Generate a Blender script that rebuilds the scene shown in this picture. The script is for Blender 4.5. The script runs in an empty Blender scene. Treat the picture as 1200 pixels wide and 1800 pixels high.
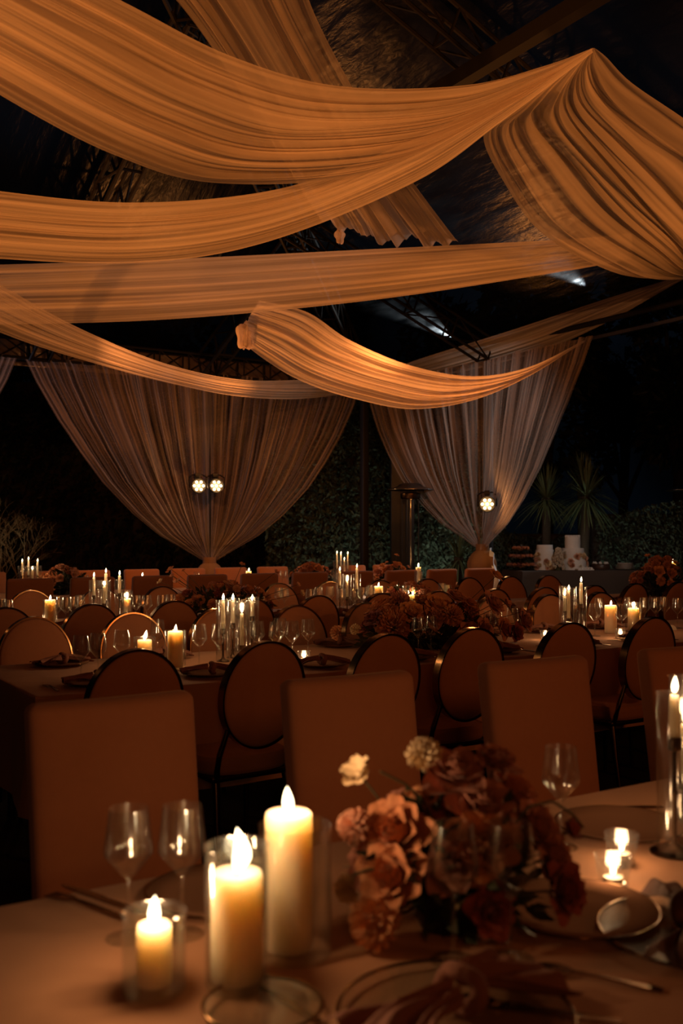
import bpy, bmesh, math, random
from mathutils import Vector, Matrix
R = random.Random(7)
S = bpy.context.scene
COL = S.collection
PI = math.pi

# ------------------------------------------------------------------ camera
CAM_H, FPX, HORIZON = 1.42, 1750.0, 940.0
SA, CA = math.sin(math.radians(58)), math.cos(math.radians(58))
cd = bpy.data.cameras.new('camera')
cam = bpy.data.objects.new('camera', cd); COL.objects.link(cam)
cam.location = (0, 0, CAM_H); cam.rotation_euler = (PI/2, 0, -math.radians(32))
cd.sensor_width = 36; cd.lens = 35; cd.shift_y = 40/1800
cd.dof.use_dof = True; cd.dof.focus_distance = 6.2; cd.dof.aperture_fstop = 3.4
cd.clip_start = .05; cd.clip_end = 200
S.camera = cam
S.view_settings.view_transform = 'Standard'; S.view_settings.look = 'None'
S.view_settings.exposure = 0.0; S.view_settings.gamma = 1
S.view_settings.use_curve_mapping = False
S.cycles.transparent_max_bounces = 40
S.cycles.max_bounces = 6; S.cycles.diffuse_bounces = 3; S.cycles.glossy_bounces = 3
S.cycles.caustics_reflective = False; S.cycles.caustics_refractive = False
S.cycles.sample_clamp_indirect = 3.0
S.cycles.use_denoising = True

# ------------------------------------------------------------------ world: night sky
W = bpy.data.worlds.new('night'); S.world = W; W.use_nodes = True
wn = W.node_tree; bg = wn.nodes['Background']
wt = wn.nodes.new('ShaderNodeTexNoise'); wt.inputs['Scale'].default_value = 5
wr = wn.nodes.new('ShaderNodeValToRGB')
wr.color_ramp.elements[0].position = .45; wr.color_ramp.elements[0].color = (.0004, .0005, .0007, 1)
wr.color_ramp.elements[1].position = .75; wr.color_ramp.elements[1].color = (.0016, .0032, .006, 1)
wn.links.new(wt.outputs['Fac'], wr.inputs[0]); wn.links.new(wr.outputs[0], bg.inputs[0])

# ------------------------------------------------------------------ lamps of the place and added fill
AMBER = (1.0, .325, .068); WARM = (1.0, .56, .27); COOL = (.80, .93, 1.0)
def spot(name, loc, target, power, color, angle=90, blend=.6, radius=.06):
    l = bpy.data.lights.new(name, 'SPOT'); l.energy = power; l.color = color
    l.spot_size = math.radians(angle); l.spot_blend = blend; l.shadow_soft_size = radius
    o = bpy.data.objects.new(name, l); COL.objects.link(o); o.location = loc
    o.rotation_euler = (Vector(target)-Vector(loc)).to_track_quat('-Z', 'Y').to_euler(); return o
def point(name, loc, power, color, radius=.05):
    l = bpy.data.lights.new(name, 'POINT'); l.energy = power; l.color = color; l.shadow_soft_size = radius
    o = bpy.data.objects.new(name, l); COL.objects.link(o); o.location = loc; return o
# amber uplights at posts, tilted at drapes; unseen ones nearer the camera are added
UP = [((5.9, 13.4, 2.3), (3.9, 6.5, 5.6), 380), ((8.7, 10.8, 2.2), (4.6, 5.5, 5.6), 300), ((.7, 13.4, 2.2), (4.0, 7.0, 5.6), 420),
      ((-2.2, 3.2, 2.3), (2.6, 5.2, 5.0), 330), ((1.6, -1.8, 2.3), (4.0, 5.5, 6.2), 420), ((8.9, 2.2, 2.2), (5.4, 5.4, 5.0), 260)]
for loc, tg, pw in UP: spot('uplight', loc, tg, pw*1.75, AMBER, 84, 1.0)
# unseen amber fill behind the camera, added to lift the chairs
spot('fill_wash', (4.6, -2.6, 2.7), (3.6, 5.5, .9), 105, (1., .31, .075), 100, .8, .4)
spot('fill_wash', (-1.2, -2.4, 2.7), (2.0, 4.5, .8), 38, (1., .31, .075), 100, .8, .4)
# unseen amber spots up high, added to warm the tied curtains
for loc, tg, pw in (((3.8, 9.2, 4.0), (5.2, 14, 1.6), 250), ((6.6, 9.2, 4.0), (7.4, 14, 1.6), 170), ((5.4, 9.0, 4.0), (9.2, 11.2, 1.8), 65)): spot('curtain_fill', loc, tg, pw, (1., .33, .085), 80, 1.0)
# pale garden lamps outside
spot('garden_lamp', (12.6, 10.4, 3.2), (9.2, 10.8, 2.3), 200, COOL, 66)
spot('cake_fill', (9.0, 6.6, 3.8), (10.7, 11.2, 1.3), 110, (1., .9, .78), 38, .7)  # unseen spot inside the tent, added to brighten the cakes
spot('garden_lamp', (1.6, 16.6, 2.6), (4.6, 14, 2.6), 105, (.9, .8, 1.0), 80)

# ------------------------------------------------------------------ pixel to place
def D(px, py, z):
    x = (px-600)/FPX*z
    return Vector((SA*x+CA*z, -CA*x+SA*z, CAM_H+(HORIZON-py)/FPX*z))
def P(px, py, h=.76):
    return D(px, py, (h-CAM_H)*FPX/(HORIZON-py))
def TP(px, n, h=.76):
    dx = (px-600)/FPX; z = n/(SA-CA*dx); x = dx*z
    return Vector((SA*x+CA*z, n, h))
def proj(p):
    x = SA*p[0]-CA*p[1]; z = CA*p[0]+SA*p[1]
    return 600+FPX*x/z, HORIZON-FPX*(p[2]-CAM_H)/z, z

# ------------------------------------------------------------------ materials
def mat(name, color, rough=.6, metal=0., bump=0., bscale=60., sheen=0., sss=0., var=0., vscale=8., spec=.4):
    m = bpy.data.materials.new(name); m.use_nodes = True; n = m.node_tree; b = n.nodes['Principled BSDF']
    b.inputs['Base Color'].default_value = (*color, 1); b.inputs['Roughness'].default_value = rough
    b.inputs['Metallic'].default_value = metal; b.inputs['Specular IOR Level'].default_value = spec
    if sheen: b.inputs['Sheen Weight'].default_value = sheen
    if sss:
        b.inputs['Subsurface Weight'].default_value = sss
        b.inputs['Subsurface Radius'].default_value = (1, .8, .6); b.inputs['Subsurface Scale'].default_value = .11
    tc = n.nodes.new('ShaderNodeTexCoord')
    if var:
        t = n.nodes.new('ShaderNodeTexNoise'); t.inputs['Scale'].default_value = vscale; t.inputs['Detail'].default_value = 5
        n.links.new(tc.outputs['Object'], t.inputs['Vector'])
        mx = n.nodes.new('ShaderNodeMix'); mx.data_type = 'RGBA'
        mx.inputs['A'].default_value = (*[c*(1-var) for c in color], 1)
        mx.inputs['B'].default_value = (*[min(1, c*(1+var)) for c in color], 1)
        n.links.new(t.outputs['Fac'], mx.inputs['Factor']); n.links.new(mx.outputs['Result'], b.inputs['Base Color'])
    if bump:
        t = n.nodes.new('ShaderNodeTexNoise'); t.inputs['Scale'].default_value = bscale; t.inputs['Detail'].default_value = 4
        n.links.new(tc.outputs['Object'], t.inputs['Vector'])
        bp = n.nodes.new('ShaderNodeBump'); bp.inputs['Strength'].default_value = bump; bp.inputs['Distance'].default_value = .02
        n.links.new(t.outputs['Fac'], bp.inputs['Height']); n.links.new(bp.outputs[0], b.inputs['Normal'])
    return m
def glass_mat(name, tint=(.97, .98, .97), edge=.9, base=.05):
    m = bpy.data.materials.new(name); m.use_nodes = True; n = m.node_tree; n.nodes.clear()
    o = n.nodes.new('ShaderNodeOutputMaterial'); t = n.nodes.new('ShaderNodeBsdfTransparent'); t.inputs[0].default_value = (*tint, 1)
    g = n.nodes.new('ShaderNodeBsdfGlossy'); g.inputs['Roughness'].default_value = .06; g.inputs[0].default_value = (1, 1, 1, 1)
    f = n.nodes.new('ShaderNodeFresnel'); gm = n.nodes.new('ShaderNodeNewGeometry')
    io = n.nodes.new('ShaderNodeMapRange'); io.inputs['To Min'].default_value = 1.8; io.inputs['To Max'].default_value = 1/1.8
    n.links.new(gm.outputs['Backfacing'], io.inputs['Value']); n.links.new(io.outputs[0], f.inputs[0])
    mx = n.nodes.new('ShaderNodeMixShader'); n.links.new(f.outputs[0], mx.inputs[0])
    g2 = n.nodes.new('ShaderNodeBsdfGlossy'); g2.inputs['Roughness'].default_value = .28
    gx = n.nodes.new('ShaderNodeMixShader'); gx.inputs[0].default_value = .2
    n.links.new(g.outputs[0], gx.inputs[1]); n.links.new(g2.outputs[0], gx.inputs[2])
    n.links.new(t.outputs[0], mx.inputs[1]); n.links.new(gx.outputs[0], mx.inputs[2]); n.links.new(mx.outputs[0], o.inputs[0])
    return m
def sheer_mat(name, color, opac=.82, streak=.35, sx=60., trans=.4):
    """fine voile: diffuse and see-through, its threads denser in some stripes of the weave"""
    m = bpy.data.materials.new(name); m.use_nodes = True; n = m.node_tree; n.nodes.clear()
    o = n.nodes.new('ShaderNodeOutputMaterial'); t = n.nodes.new('ShaderNodeBsdfTransparent')
    d = n.nodes.new('ShaderNodeBsdfDiffuse'); d.inputs[0].default_value = (*color, 1)
    tl = n.nodes.new('ShaderNodeBsdfTranslucent'); tl.inputs[0].default_value = (*color, 1)
    m1 = n.nodes.new('ShaderNodeMixShader'); m1.inputs[0].default_value = trans
    n.links.new(d.outputs[0], m1.inputs[1]); n.links.new(tl.outputs[0], m1.inputs[2])
    uv = n.nodes.new('ShaderNodeUVMap'); mp = n.nodes.new('ShaderNodeMapping'); mp.inputs['Scale'].default_value = (sx, 1.2, 1)
    ns = n.nodes.new('ShaderNodeTexNoise'); ns.inputs['Scale'].default_value = 1; ns.inputs['Detail'].default_value = 3
    n.links.new(uv.outputs[0], mp.inputs[0]); n.links.new(mp.outputs[0], ns.inputs['Vector'])
    mr = n.nodes.new('ShaderNodeMapRange'); mr.inputs['From Min'].default_value = .3; mr.inputs['From Max'].default_value = .7
    mr.inputs['To Min'].default_value = opac-streak; mr.inputs['To Max'].default_value = min(1, opac+streak*.5)
    n.links.new(ns.outputs['Fac'], mr.inputs['Value'])
    mx = n.nodes.new('ShaderNodeMixShader'); n.links.new(mr.outputs[0], mx.inputs[0])
    n.links.new(t.outputs[0], mx.inputs[1]); n.links.new(m1.outputs[0], mx.inputs[2]); n.links.new(mx.outputs[0], o.inputs[0])
    return m
def emit_mat(name, color, strength, see_through=False):
    m = bpy.data.materials.new(name); m.use_nodes = True; n = m.node_tree; n.nodes.clear()
    o = n.nodes.new('ShaderNodeOutputMaterial'); e = n.nodes.new('ShaderNodeEmission')
    e.inputs[0].default_value = (*color, 1); e.inputs[1].default_value = strength
    if see_through:
        a = n.nodes.new('ShaderNodeAddShader'); t = n.nodes.new('ShaderNodeBsdfTransparent')
        n.links.new(e.outputs[0], a.inputs[0]); n.links.new(t.outputs[0], a.inputs[1]); n.links.new(a.outputs[0], o.inputs[0])
    else: n.links.new(e.outputs[0], o.inputs[0])
    return m
def leaf_mat(name, color):
    m = mat(name, color, .55, var=.5, vscale=3); return m
def film_mat():
    m = bpy.data.materials.new('clear_roof_film'); m.use_nodes = True; n = m.node_tree; n.nodes.clear()
    o = n.nodes.new('ShaderNodeOutputMaterial'); t = n.nodes.new('ShaderNodeBsdfTransparent'); t.inputs[0].default_value = (.7, .66, .62, 1)
    g = n.nodes.new('ShaderNodeBsdfGlossy'); g.inputs['Roughness'].default_value = .3
    d = n.nodes.new('ShaderNodeBsdfTranslucent'); d.inputs[0].default_value = (.6, .6, .6, 1)
    tc = n.nodes.new('ShaderNodeTexCoord'); mp = n.nodes.new('ShaderNodeMapping'); mp.inputs['Scale'].default_value = (5, 1.2, 1)
    ns = n.nodes.new('ShaderNodeTexNoise'); ns.inputs['Scale'].default_value = 1.3; ns.inputs['Detail'].default_value = 5
    n.links.new(tc.outputs['Object'], mp.inputs[0]); n.links.new(mp.outputs[0], ns.inputs['Vector'])
    bp = n.nodes.new('ShaderNodeBump'); bp.inputs['Strength'].default_value = .3; bp.inputs['Distance'].default_value = .1
    n.links.new(ns.outputs['Fac'], bp.inputs['Height']); n.links.new(bp.outputs[0], g.inputs['Normal'])
    m1 = n.nodes.new('ShaderNodeMixShader'); m1.inputs[0].default_value = .012
    m2 = n.nodes.new('ShaderNodeMixShader')
    mr = n.nodes.new('ShaderNodeMapRange'); mr.inputs['From Min'].default_value = .4; mr.inputs['From Max'].default_value = .7
    mr.inputs['To Min'].default_value = .01; mr.inputs['To Max'].default_value = .12
    n.links.new(ns.outputs['Fac'], mr.inputs['Value']); n.links.new(mr.outputs[0], m2.inputs[0])
    n.links.new(t.outputs[0], m1.inputs[1]); n.links.new(g.outputs[0], m1.inputs[2])
    n.links.new(m1.outputs[0], m2.inputs[1]); n.links.new(d.outputs[0], m2.inputs[2]); n.links.new(m2.outputs[0], o.inputs[0])
    return m

M = {}
M['cloth'] = mat('table_linen', (.55, .27, .14), .85, bump=.25, bscale=5, sheen=.1)
M['slip'] = mat('slipcover_fabric', (.46, .185, .085), .9, bump=.12, bscale=300, sheen=.15, var=.06, vscale=40)
M['velvet'] = mat('oval_chair_fabric', (.46, .185, .085), .9, bump=.12, bscale=300, sheen=.15, var=.06, vscale=40)
M['gold'] = mat('polished_gold', (.24, .13, .055), .2, 1)
M['wood'] = mat('dark_wood', (.03, .018, .012), .4)
M['floor'] = mat('dark_carpet', (.022, .015, .012), .9, bump=.2, bscale=80, var=.3)
M['ground'] = mat('garden_ground', (.012, .016, .008), .95, bump=.4, bscale=8, var=.4, vscale=2)
M['truss'] = mat('black_truss_metal', (.013, .011, .01), .75, spec=.1)
M['black'] = mat('black_metal', (.015, .015, .015), .4, .2)
M['steel'] = mat('brushed_steel', (.35, .32, .3), .3, 1)
M['bronze'] = mat('dark_bronze', (.10, .06, .035), .3, 1)
M['film'] = film_mat()
M['drape'] = sheer_mat('ceiling_voile', (.80, .66, .52), .78, .42, 11)
M['drape_thin'] = sheer_mat('thin_ceiling_voile', (.80, .66, .52), .66, .42, 11)
M['curtain'] = sheer_mat('curtain_voile', (.56, .42, .34), .50, .48, 60)
M['tie'] = sheer_mat('curtain_tie_cloth', (.36, .19, .10), .95, .05, 20)
M['sash'] = mat('lit_tail_white', (.8, .8, .82), .8)  # curtain tail colour with the cool light on it put in
M['glass'] = glass_mat('clear_glass')
M['smoke'] = glass_mat('thick_clear_glass', (.95, .965, .955))
M['wax'] = mat('ivory_wax', (.84, .63, .43), .5, sss=.75)
M['flame'] = emit_mat('candle_flame', (1.0, .78, .45), 4, True)
M['orange_glint'] = emit_mat('orange_glint', (1.0, .40, .12), .12, True)  # faint glow for the orange reflections in the heater tube
M['wick'] = mat('burnt_wick', (.01, .008, .006), .9)
M['led'] = emit_mat('amber_led', (1.0, .70, .36), 6)
M['china'] = mat('stoneware_plate', (.24, .12, .07), .7, spec=.0)
M['napkin'] = mat('mauve_napkin', (.24, .095, .06), .9, bump=.3, bscale=40)
M['napkin_dark'] = mat('rust_napkin', (.13, .05, .03), .9, bump=.3, bscale=40)
M['cutlery'] = mat('dark_gold_cutlery', (.25, .15, .08), .25, 1)
M['card'] = mat('cream_card', (.85, .75, .6), .7)
M['post'] = mat('tent_post', (.02, .018, .016), .5)
PET = {'cream': (.80, .62, .38), 'blush': (.72, .40, .27), 'peach': (.70, .33, .15), 'mauve': (.52, .22, .15),
       'burgundy': (.32, .07, .045), 'rust': (.58, .23, .10), 'white': (.85, .75, .62), 'plum': (.26, .08, .07)}
for k, c in PET.items(): M['petal_'+k] = mat(k+'_petals', c, .7, var=.22, vscale=18, sheen=.1)
M['leaf'] = leaf_mat('arrangement_leaf', (.035, .04, .015))
M['stem'] = mat('green_stem', (.06, .05, .02), .6)
M['hedge'] = leaf_mat('hedge_leaf', (.12, .16, .11))
M['tree'] = leaf_mat('tree_leaf', (.022, .032, .018))
M['yucca'] = leaf_mat('yucca_blade', (.13, .18, .09))
M['bark'] = mat('bark', (.06, .045, .03), .9, bump=.6, bscale=20)
M['twig'] = mat('pale_twig', (.32, .25, .15), .9)
M['icing'] = mat('white_icing', (.75, .70, .66), .55, bump=.15, bscale=30)
M['choc'] = mat('chocolate', (.06, .03, .02), .4)
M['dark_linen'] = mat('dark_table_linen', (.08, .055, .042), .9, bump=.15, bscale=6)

# ------------------------------------------------------------------ mesh helpers
class MB:
    def __init__(s): s.v = []; s.f = []; s.uv = None
    def grid(s, fn, nu, nv, closed_u=False, uv=False):
        b = len(s.v); n = nu if closed_u else nu+1
        if uv and s.uv is None: s.uv = {}
        for j in range(nv+1):
            for i in range(n):
                s.v.append(tuple(fn(i/nu, j/nv)))
                if uv: s.uv[len(s.v)-1] = (i/nu, j/nv)
        for j in range(nv):
            for i in range(nu):
                i2 = (i+1) % n
                s.f.append((b+j*n+i, b+j*n+i2, b+(j+1)*n+i2, b+(j+1)*n+i))
        return s
    def lathe(s, prof, seg=24, c=(0, 0, 0), caps=True):
        b = len(s.v)
        for r, z in prof:
            for i in range(seg):
                a = 2*PI*i/seg; s.v.append((c[0]+r*math.cos(a), c[1]+r*math.sin(a), c[2]+z))
        for j in range(len(prof)-1):
            for i in range(seg):
                i2 = (i+1) % seg
                s.f.append((b+j*seg+i, b+j*seg+i2, b+(j+1)*seg+i2, b+(j+1)*seg+i))
        if caps:
            if prof[0][0] > 1e-4: s.f.append(tuple(b+i for i in reversed(range(seg))))
            if prof[-1][0] > 1e-4: s.f.append(tuple(b+(len(prof)-1)*seg+i for i in range(seg)))
        return s
    def tube(s, pts, rad, seg=8):
        pts = [Vector(p) for p in pts]; b = len(s.v); n = len(pts)
        up = Vector((0, 0, 1))
        for k, p in enumerate(pts):
            d = (pts[min(k+1, n-1)]-pts[max(k-1, 0)]).normalized()
            a = d.cross(up if abs(d.z) < .95 else Vector((1, 0, 0))).normalized(); c = d.cross(a)
            r = rad[k] if isinstance(rad, (list, tuple)) else rad
            for i in range(seg):
                t = 2*PI*i/seg; s.v.append(tuple(p+a*r*math.cos(t)+c*r*math.sin(t)))
        for k in range(n-1):
            for i in range(seg):
                i2 = (i+1) % seg
                s.f.append((b+k*seg+i, b+k*seg+i2, b+(k+1)*seg+i2, b+(k+1)*seg+i))
        s.f.append(tuple(b+i for i in reversed(range(seg)))); s.f.append(tuple(b+(n-1)*seg+i for i in range(seg)))
        return s
    def box(s, lo, hi, bev=0., seg=2, shape=None):
        bm = bmesh.new(); bmesh.ops.create_cube(bm, size=1)
        for v in bm.verts:
            v.co = Vector([(lo[i]+hi[i])/2+v.co[i]*(hi[i]-lo[i]) for i in range(3)])
        if bev: bmesh.ops.bevel(bm, geom=bm.edges[:], offset=bev, segments=seg, profile=.5, affect='EDGES')
        b = len(s.v); bm.verts.index_update()
        for v in bm.verts: s.v.append(tuple(shape(v.co) if shape else v.co))
        for f in bm.faces: s.f.append(tuple(b+v.index for v in f.verts))
        bm.free(); return s
    def prism(s, poly, z0, z1, fn=None):
        b = len(s.v); n = len(poly); fn = fn or (lambda p: p)
        for z in (z0, z1):
            for x, y in poly: s.v.append(tuple(fn((x, y, z))))
        s.f.append(tuple(b+i for i in reversed(range(n)))); s.f.append(tuple(b+n+i for i in range(n)))
        for i in range(n):
            j = (i+1) % n; s.f.append((b+i, b+j, b+n+j, b+n+i))
        return s
    def mesh(s, name, m, smooth=True, fix=False):
        me = bpy.data.meshes.new(name); me.from_pydata(s.v, [], s.f)
        if s.uv is not None:
            l = me.uv_layers.new(name='UVMap')
            for lp in me.loops: l.data[lp.index].uv = s.uv.get(lp.vertex_index, (0, 0))
        if smooth: me.polygons.foreach_set('use_smooth', [True]*len(me.polygons))
        me.materials.append(m); me.update()
        if smooth:
            try: me.set_sharp_from_angle(angle=math.radians(50))
            except Exception: pass
        return me
def link(name, me, parent=None, loc=None, rot=None):
    o = bpy.data.objects.new(name, me); COL.objects.link(o)
    if parent: o.parent = parent
    if loc is not None: o.location = loc
    if rot is not None: o.rotation_euler = rot
    return o
def part(name, mb, m, parent=None, smooth=True, loc=None, rot=None):
    return link(name, mb.mesh(name, m, smooth), parent, loc, rot)
def tag(o, label=None, cat=None, group=None, kind=None):
    if label: o['label'] = label
    if cat: o['category'] = cat
    if group: o['group'] = group
    if kind: o['kind'] = kind
    return o
def thing(name, loc=(0, 0, 0), rz=0., label=None, cat=None, group=None):
    o = bpy.data.objects.new(name, None); COL.objects.link(o); o.empty_display_size = .1
    o.location = loc; o.rotation_euler = (0, 0, rz); return tag(o, label, cat, group)
def dup(root, parent=None):
    r = root.copy(); COL.objects.link(r)
    if parent is not None: r.parent = parent
    for ch in list(root.children): dup(ch, r)
    return r
PROTO = {}
def inst(key, builder, loc, rz, label=None, cat=None, group=None):
    """the first call builds the thing, the later ones copy it with its parts"""
    if key not in PROTO:
        PROTO[key] = builder(); o = PROTO[key]
    else: o = dup(PROTO[key])
    o.location = loc; o.rotation_euler = (0, 0, rz); return tag(o, label, cat, group)
ORD = ['first', 'second', 'third', 'fourth', 'fifth', 'sixth', 'seventh', 'eighth', 'ninth', 'tenth', 'eleventh', 'twelfth',
       'thirteenth', 'fourteenth', 'fifteenth', 'sixteenth', 'seventeenth', 'eighteenth', 'nineteenth', 'twentieth']
def nth(i):
    if i < 20: return ORD[i]
    t = {2: 'twenty', 3: 'thirty', 4: 'forty'}[(i+1)//10]
    return t+'-'+ORD[(i+1) % 10-1] if (i+1) % 10 else t.replace('y', 'ieth')
TABLE = ['the front table', 'the second table', 'the third table', 'the farthest table']
REG = {}
def reg(o, row, noun, desc, cat, group, name_of_row=None):
    REG.setdefault((row, noun, desc, cat, group), []).append(o); return o
def label_all():
    for (row, noun, desc, cat, group), os_ in REG.items():
        os_.sort(key=lambda o: proj(o.location)[0])
        for i, o in enumerate(os_):
            if len(os_) == 1: lab = f'{desc} on {TABLE[row]}'
            else: lab = f'{desc} on {TABLE[row]}, {nth(i)} from the left'
            tag(o, lab, cat, group+' on '+TABLE[row])

# ------------------------------------------------------------------ setting: ground, floor, roof, trusses, posts
def struct(o): o['kind'] = 'structure'; return o
EAVE = 3.9; XE, YB, YF, XW = 9.2, 14.0, -3.0, -6.0
struct(part('floor', MB().box((XW, YF, -.05), (XE+.3, YB+.3, 0)), M['floor'], smooth=False))
struct(part('ground', MB().box((-40, -20, -.2), (50, 60, -.051)), M['ground'], smooth=False))
RIDGE_Y = 5.5; PITCH = .42; RZ = EAVE+.25+PITCH*(YB-RIDGE_Y); HX = XE-(YB-RIDGE_Y)
e0 = EAVE+.25
roof = MB()
roof.v += [(XW, YB+.15, e0), (XE+.15, YB+.15, e0), (HX, RIDGE_Y, RZ), (XW, RIDGE_Y, RZ), (XE+.15, YF, e0), (XW, YF, e0)]
roof.f += [(0, 1, 2, 3), (1, 4, 2), (4, 5, 3, 2)]
struct(part('ceiling', roof, M['film'], smooth=False))
def truss(a, b, depth=.3, width=.22, step=.45, r=.02):
    a, b = Vector(a), Vector(b); d = b-a; L = d.length; d.normalize()
    side = d.cross(Vector((0, 0, 1))).normalized(); up = side.cross(d)
    t = MB(); cor = [side*width/2, -side*width/2, side*width/2-up*depth, -side*width/2-up*depth]
    for c in cor: t.tube([a+c, b+c], r, 6)
    n = max(2, int(L/step))
    for k in range(n+1):
        p = a+d*L*k/n; q = a+d*L*min(k+1, n)/n
        for c, e in ((0, 2), (1, 3), (2, 3)): t.tube([p+cor[c], p+cor[e]], r*.7, 5)
        if k < n:
            for c, e in ((0, 2), (3, 1)): t.tube([p+cor[c], q+cor[e]], r*.6, 5)
    return t
ti = [0]
def trim(mb, m='truss'):
    ti[0] += 1; return struct(part('trim_%d' % ti[0], mb, M[m], smooth=True))
trim(truss((XW, YB, e0), (XE, YB, e0)))
trim(MB().tube([(XE, YB, e0-.1), (XE, YF, e0-.1)], .035, 8))
zr = lambda y: e0+PITCH*(YB-y)
for x in (3.75, 6.3):
    top = RIDGE_Y if x <= HX else YB-(XE-x)
    trim(truss((x, YB, zr(YB)), (x, top, zr(top)-.05), .35, .25, .6, .025))
for y in (2.9, 6.6, 10.8):
    x1 = XE-(YB-max(y, YB-(y-YF))) if 0 else XE
    trim(truss((XE, y, e0), (max(HX, y-YB+XE, XE-(y-YF)), y, min(zr(y), RZ)-.05), .3, .22, .6, .02))
trim(truss((XE, YB, e0), (HX, RIDGE_Y, RZ-.05), .35, .25, .6, .025))
trim(truss((HX, RIDGE_Y, RZ), (XW, RIDGE_Y, RZ), .35, .25, .6, .025))
vm = mat('valance_film', (.10, .07, .05), .22, bump=.6, bscale=5)
vl = MB().grid(lambda u, v: Vector((-1+10.1*u, YB+.16+.02*math.sin(60*u), EAVE-.12+.36*v)), 200, 3); struct(part('trim_30', vl, vm))
TIE = 4.12
for x, y in ((3.78, 5.2), (6.6, 5.8)): trim(MB().box((x-.04, YF, TIE), (x+.04, y, TIE+.09)))
for x, y in ((XE+.02, 10.85), (6.33, YB+.02), (XE, YB), (1.0, YB+.02)):
    trim(MB().box((x-.055, y-.055, 0), (x+.055, y+.055, EAVE), .006), 'post')
trim(MB().box((XE-.02, 6.0, EAVE-.06), (XE+.02, YB, EAVE-.02)), 'post')
trim(MB().box((-1.0, YB-.02, EAVE-.06), (XE, YB+.02, EAVE-.02)), 'post')

# ------------------------------------------------------------------ fabric
def crom(pts, t):
    n = len(pts)-1; x = min(max(t, 0), 1)*n; i = min(int(x), n-1); u = x-i
    p0, p1, p2, p3 = pts[max(i-1, 0)], pts[i], pts[i+1], pts[min(i+2, n)]
    return .5*((2*p1)+(p2-p0)*u+(2*p0-5*p1+4*p2-p3)*u*u+(3*p1-p0-3*p2+p3)*u**3)
def folds(nf, seed, drift=.6):
    r = random.Random(seed)
    comp = []
    for lo, hi, a in ((.22, .4, 1.0), (.45, .7, .9), (.8, 1.1, .6), (1.4, 2.0, .34), (2.4, 3.2, .16), (4.5, 6, .05)):
        comp.append((nf*r.uniform(lo, hi), r.random(), a, r.uniform(-drift, drift), r.uniform(.4, 1.3), r.random(), r.random()))
    def f(t, s):
        h = 0
        for fr, ph, a, dr, sf, sp, sq in comp:
            x = 2*PI*(fr*t+ph+dr*s+.10*math.sin(2*PI*(sf*s+sp)))
            w = math.sin(x+.55*math.sin(x))
            h += a*(.55+.45*math.sin(2*PI*(sf*s*1.2+sq+1.7*t)))*w
        return h
    return f
def drape(label, A, B, nf, amp, seed, m='drape', bulge=.12, ns=110, nt=150, drift=.6, name='ceiling_drape', ragged=0):
    A = [D(*p) for p in A]; B = [D(*p) for p in B]; fo = folds(nf, seed, drift); rr = random.Random(seed)
    def fn(t, s):
        a, b = crom(A, s), crom(B, s); w = (b-a).length
        da = crom(A, min(s+.02, 1))-crom(A, max(s-.02, 0)); db = crom(B, min(s+.02, 1))-crom(B, max(s-.02, 0))
        tg = da.lerp(db, t); nrm = tg.cross(b-a)
        mid = a.lerp(b, t); view = Vector((0, 0, CAM_H))-mid
        if nrm.length < 1e-6: nrm = view.copy()
        nrm.normalize()
        if nrm.dot(view) < 0: nrm = -nrm
        edge = min(1, min(t, 1-t)*14+.25)
        tt = t+.012*math.sin(9*t+5*s+seed)*math.sin(PI*t)
        p = a.lerp(b, tt)+nrm*(amp*min(w, 1.2)*fo(t, s)*edge+bulge*w*math.sin(PI*t))
        if ragged and s > .94: p = p+Vector((0, 0, 1))*ragged*(s-.94)/.06*math.sin(26*t+3*math.sin(7*t))
        return p
    mb = MB().grid(fn, nt, ns, uv=True)
    return tag(part(name, mb, M[m]), label, 'drape', 'swagged ceiling drapes')

drape('widest amber voile swag sweeping from the upper left corner to the roof peak',
      [(-160, -190, 3.7), (215, 2, 4.1), (410, 100, 4.4), (600, 152, 4.7), (820, 150, 4.95), (960, 115, 5.1), (1042, 84, 5.15)],
      [(-160, 60, 4.0), (0, 167, 4.2), (200, 272, 4.5), (380, 322, 4.8), (640, 305, 5.0), (870, 200, 5.1), (1036, 92, 5.2)], 8, .042, 3, bulge=.10)
drape('lower amber voile swag with upturned end meeting the wide one at the peak',
      [(-160, 310, 5.6), (0, 336, 5.5), (230, 356, 5.3), (480, 334, 5.15), (680, 265, 5.1), (880, 170, 5.1), (1038, 86, 5.14)],
      [(-160, 440, 5.7), (0, 455, 5.6), (240, 462, 5.4), (460, 428, 5.2), (725, 322, 5.1), (880, 215, 5.1), (1042, 92, 5.14)], 7, .04, 5, bulge=.14)
drape('fanned amber voile falling from the peak toward the right edge',
      [(1038, 86, 5.22), (905, 190, 5.5), (850, 236, 5.9), (882, 315, 6.6), (950, 408, 7.6), (1050, 468, 8.9), (1130, 490, 10.2), (1240, 489, 11.8)],
      [(1044, 84, 5.22), (1065, 100, 5.4), (1110, 145, 5.7), (1200, 206, 6.2), (1290, 270, 6.9), (1330, 350, 8.2), (1330, 430, 9.8), (1260, 480, 11.8)], 10, .03, 8, bulge=.06, ns=150, drift=.3)
drape('flat taut amber voile band running level below the swags',
      [(-150, 468, 10.2), (0, 465, 10.0), (300, 455, 9.8), (650, 438, 9.5), (985, 421, 9.2), (1110, 410, 9.1)],
      [(-150, 568, 10.2), (0, 570, 10.0), (300, 561, 9.8), (650, 528, 9.5), (985, 478, 9.2), (1110, 455, 9.1)], 6, .035, 12, bulge=.1, drift=.15)
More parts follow.
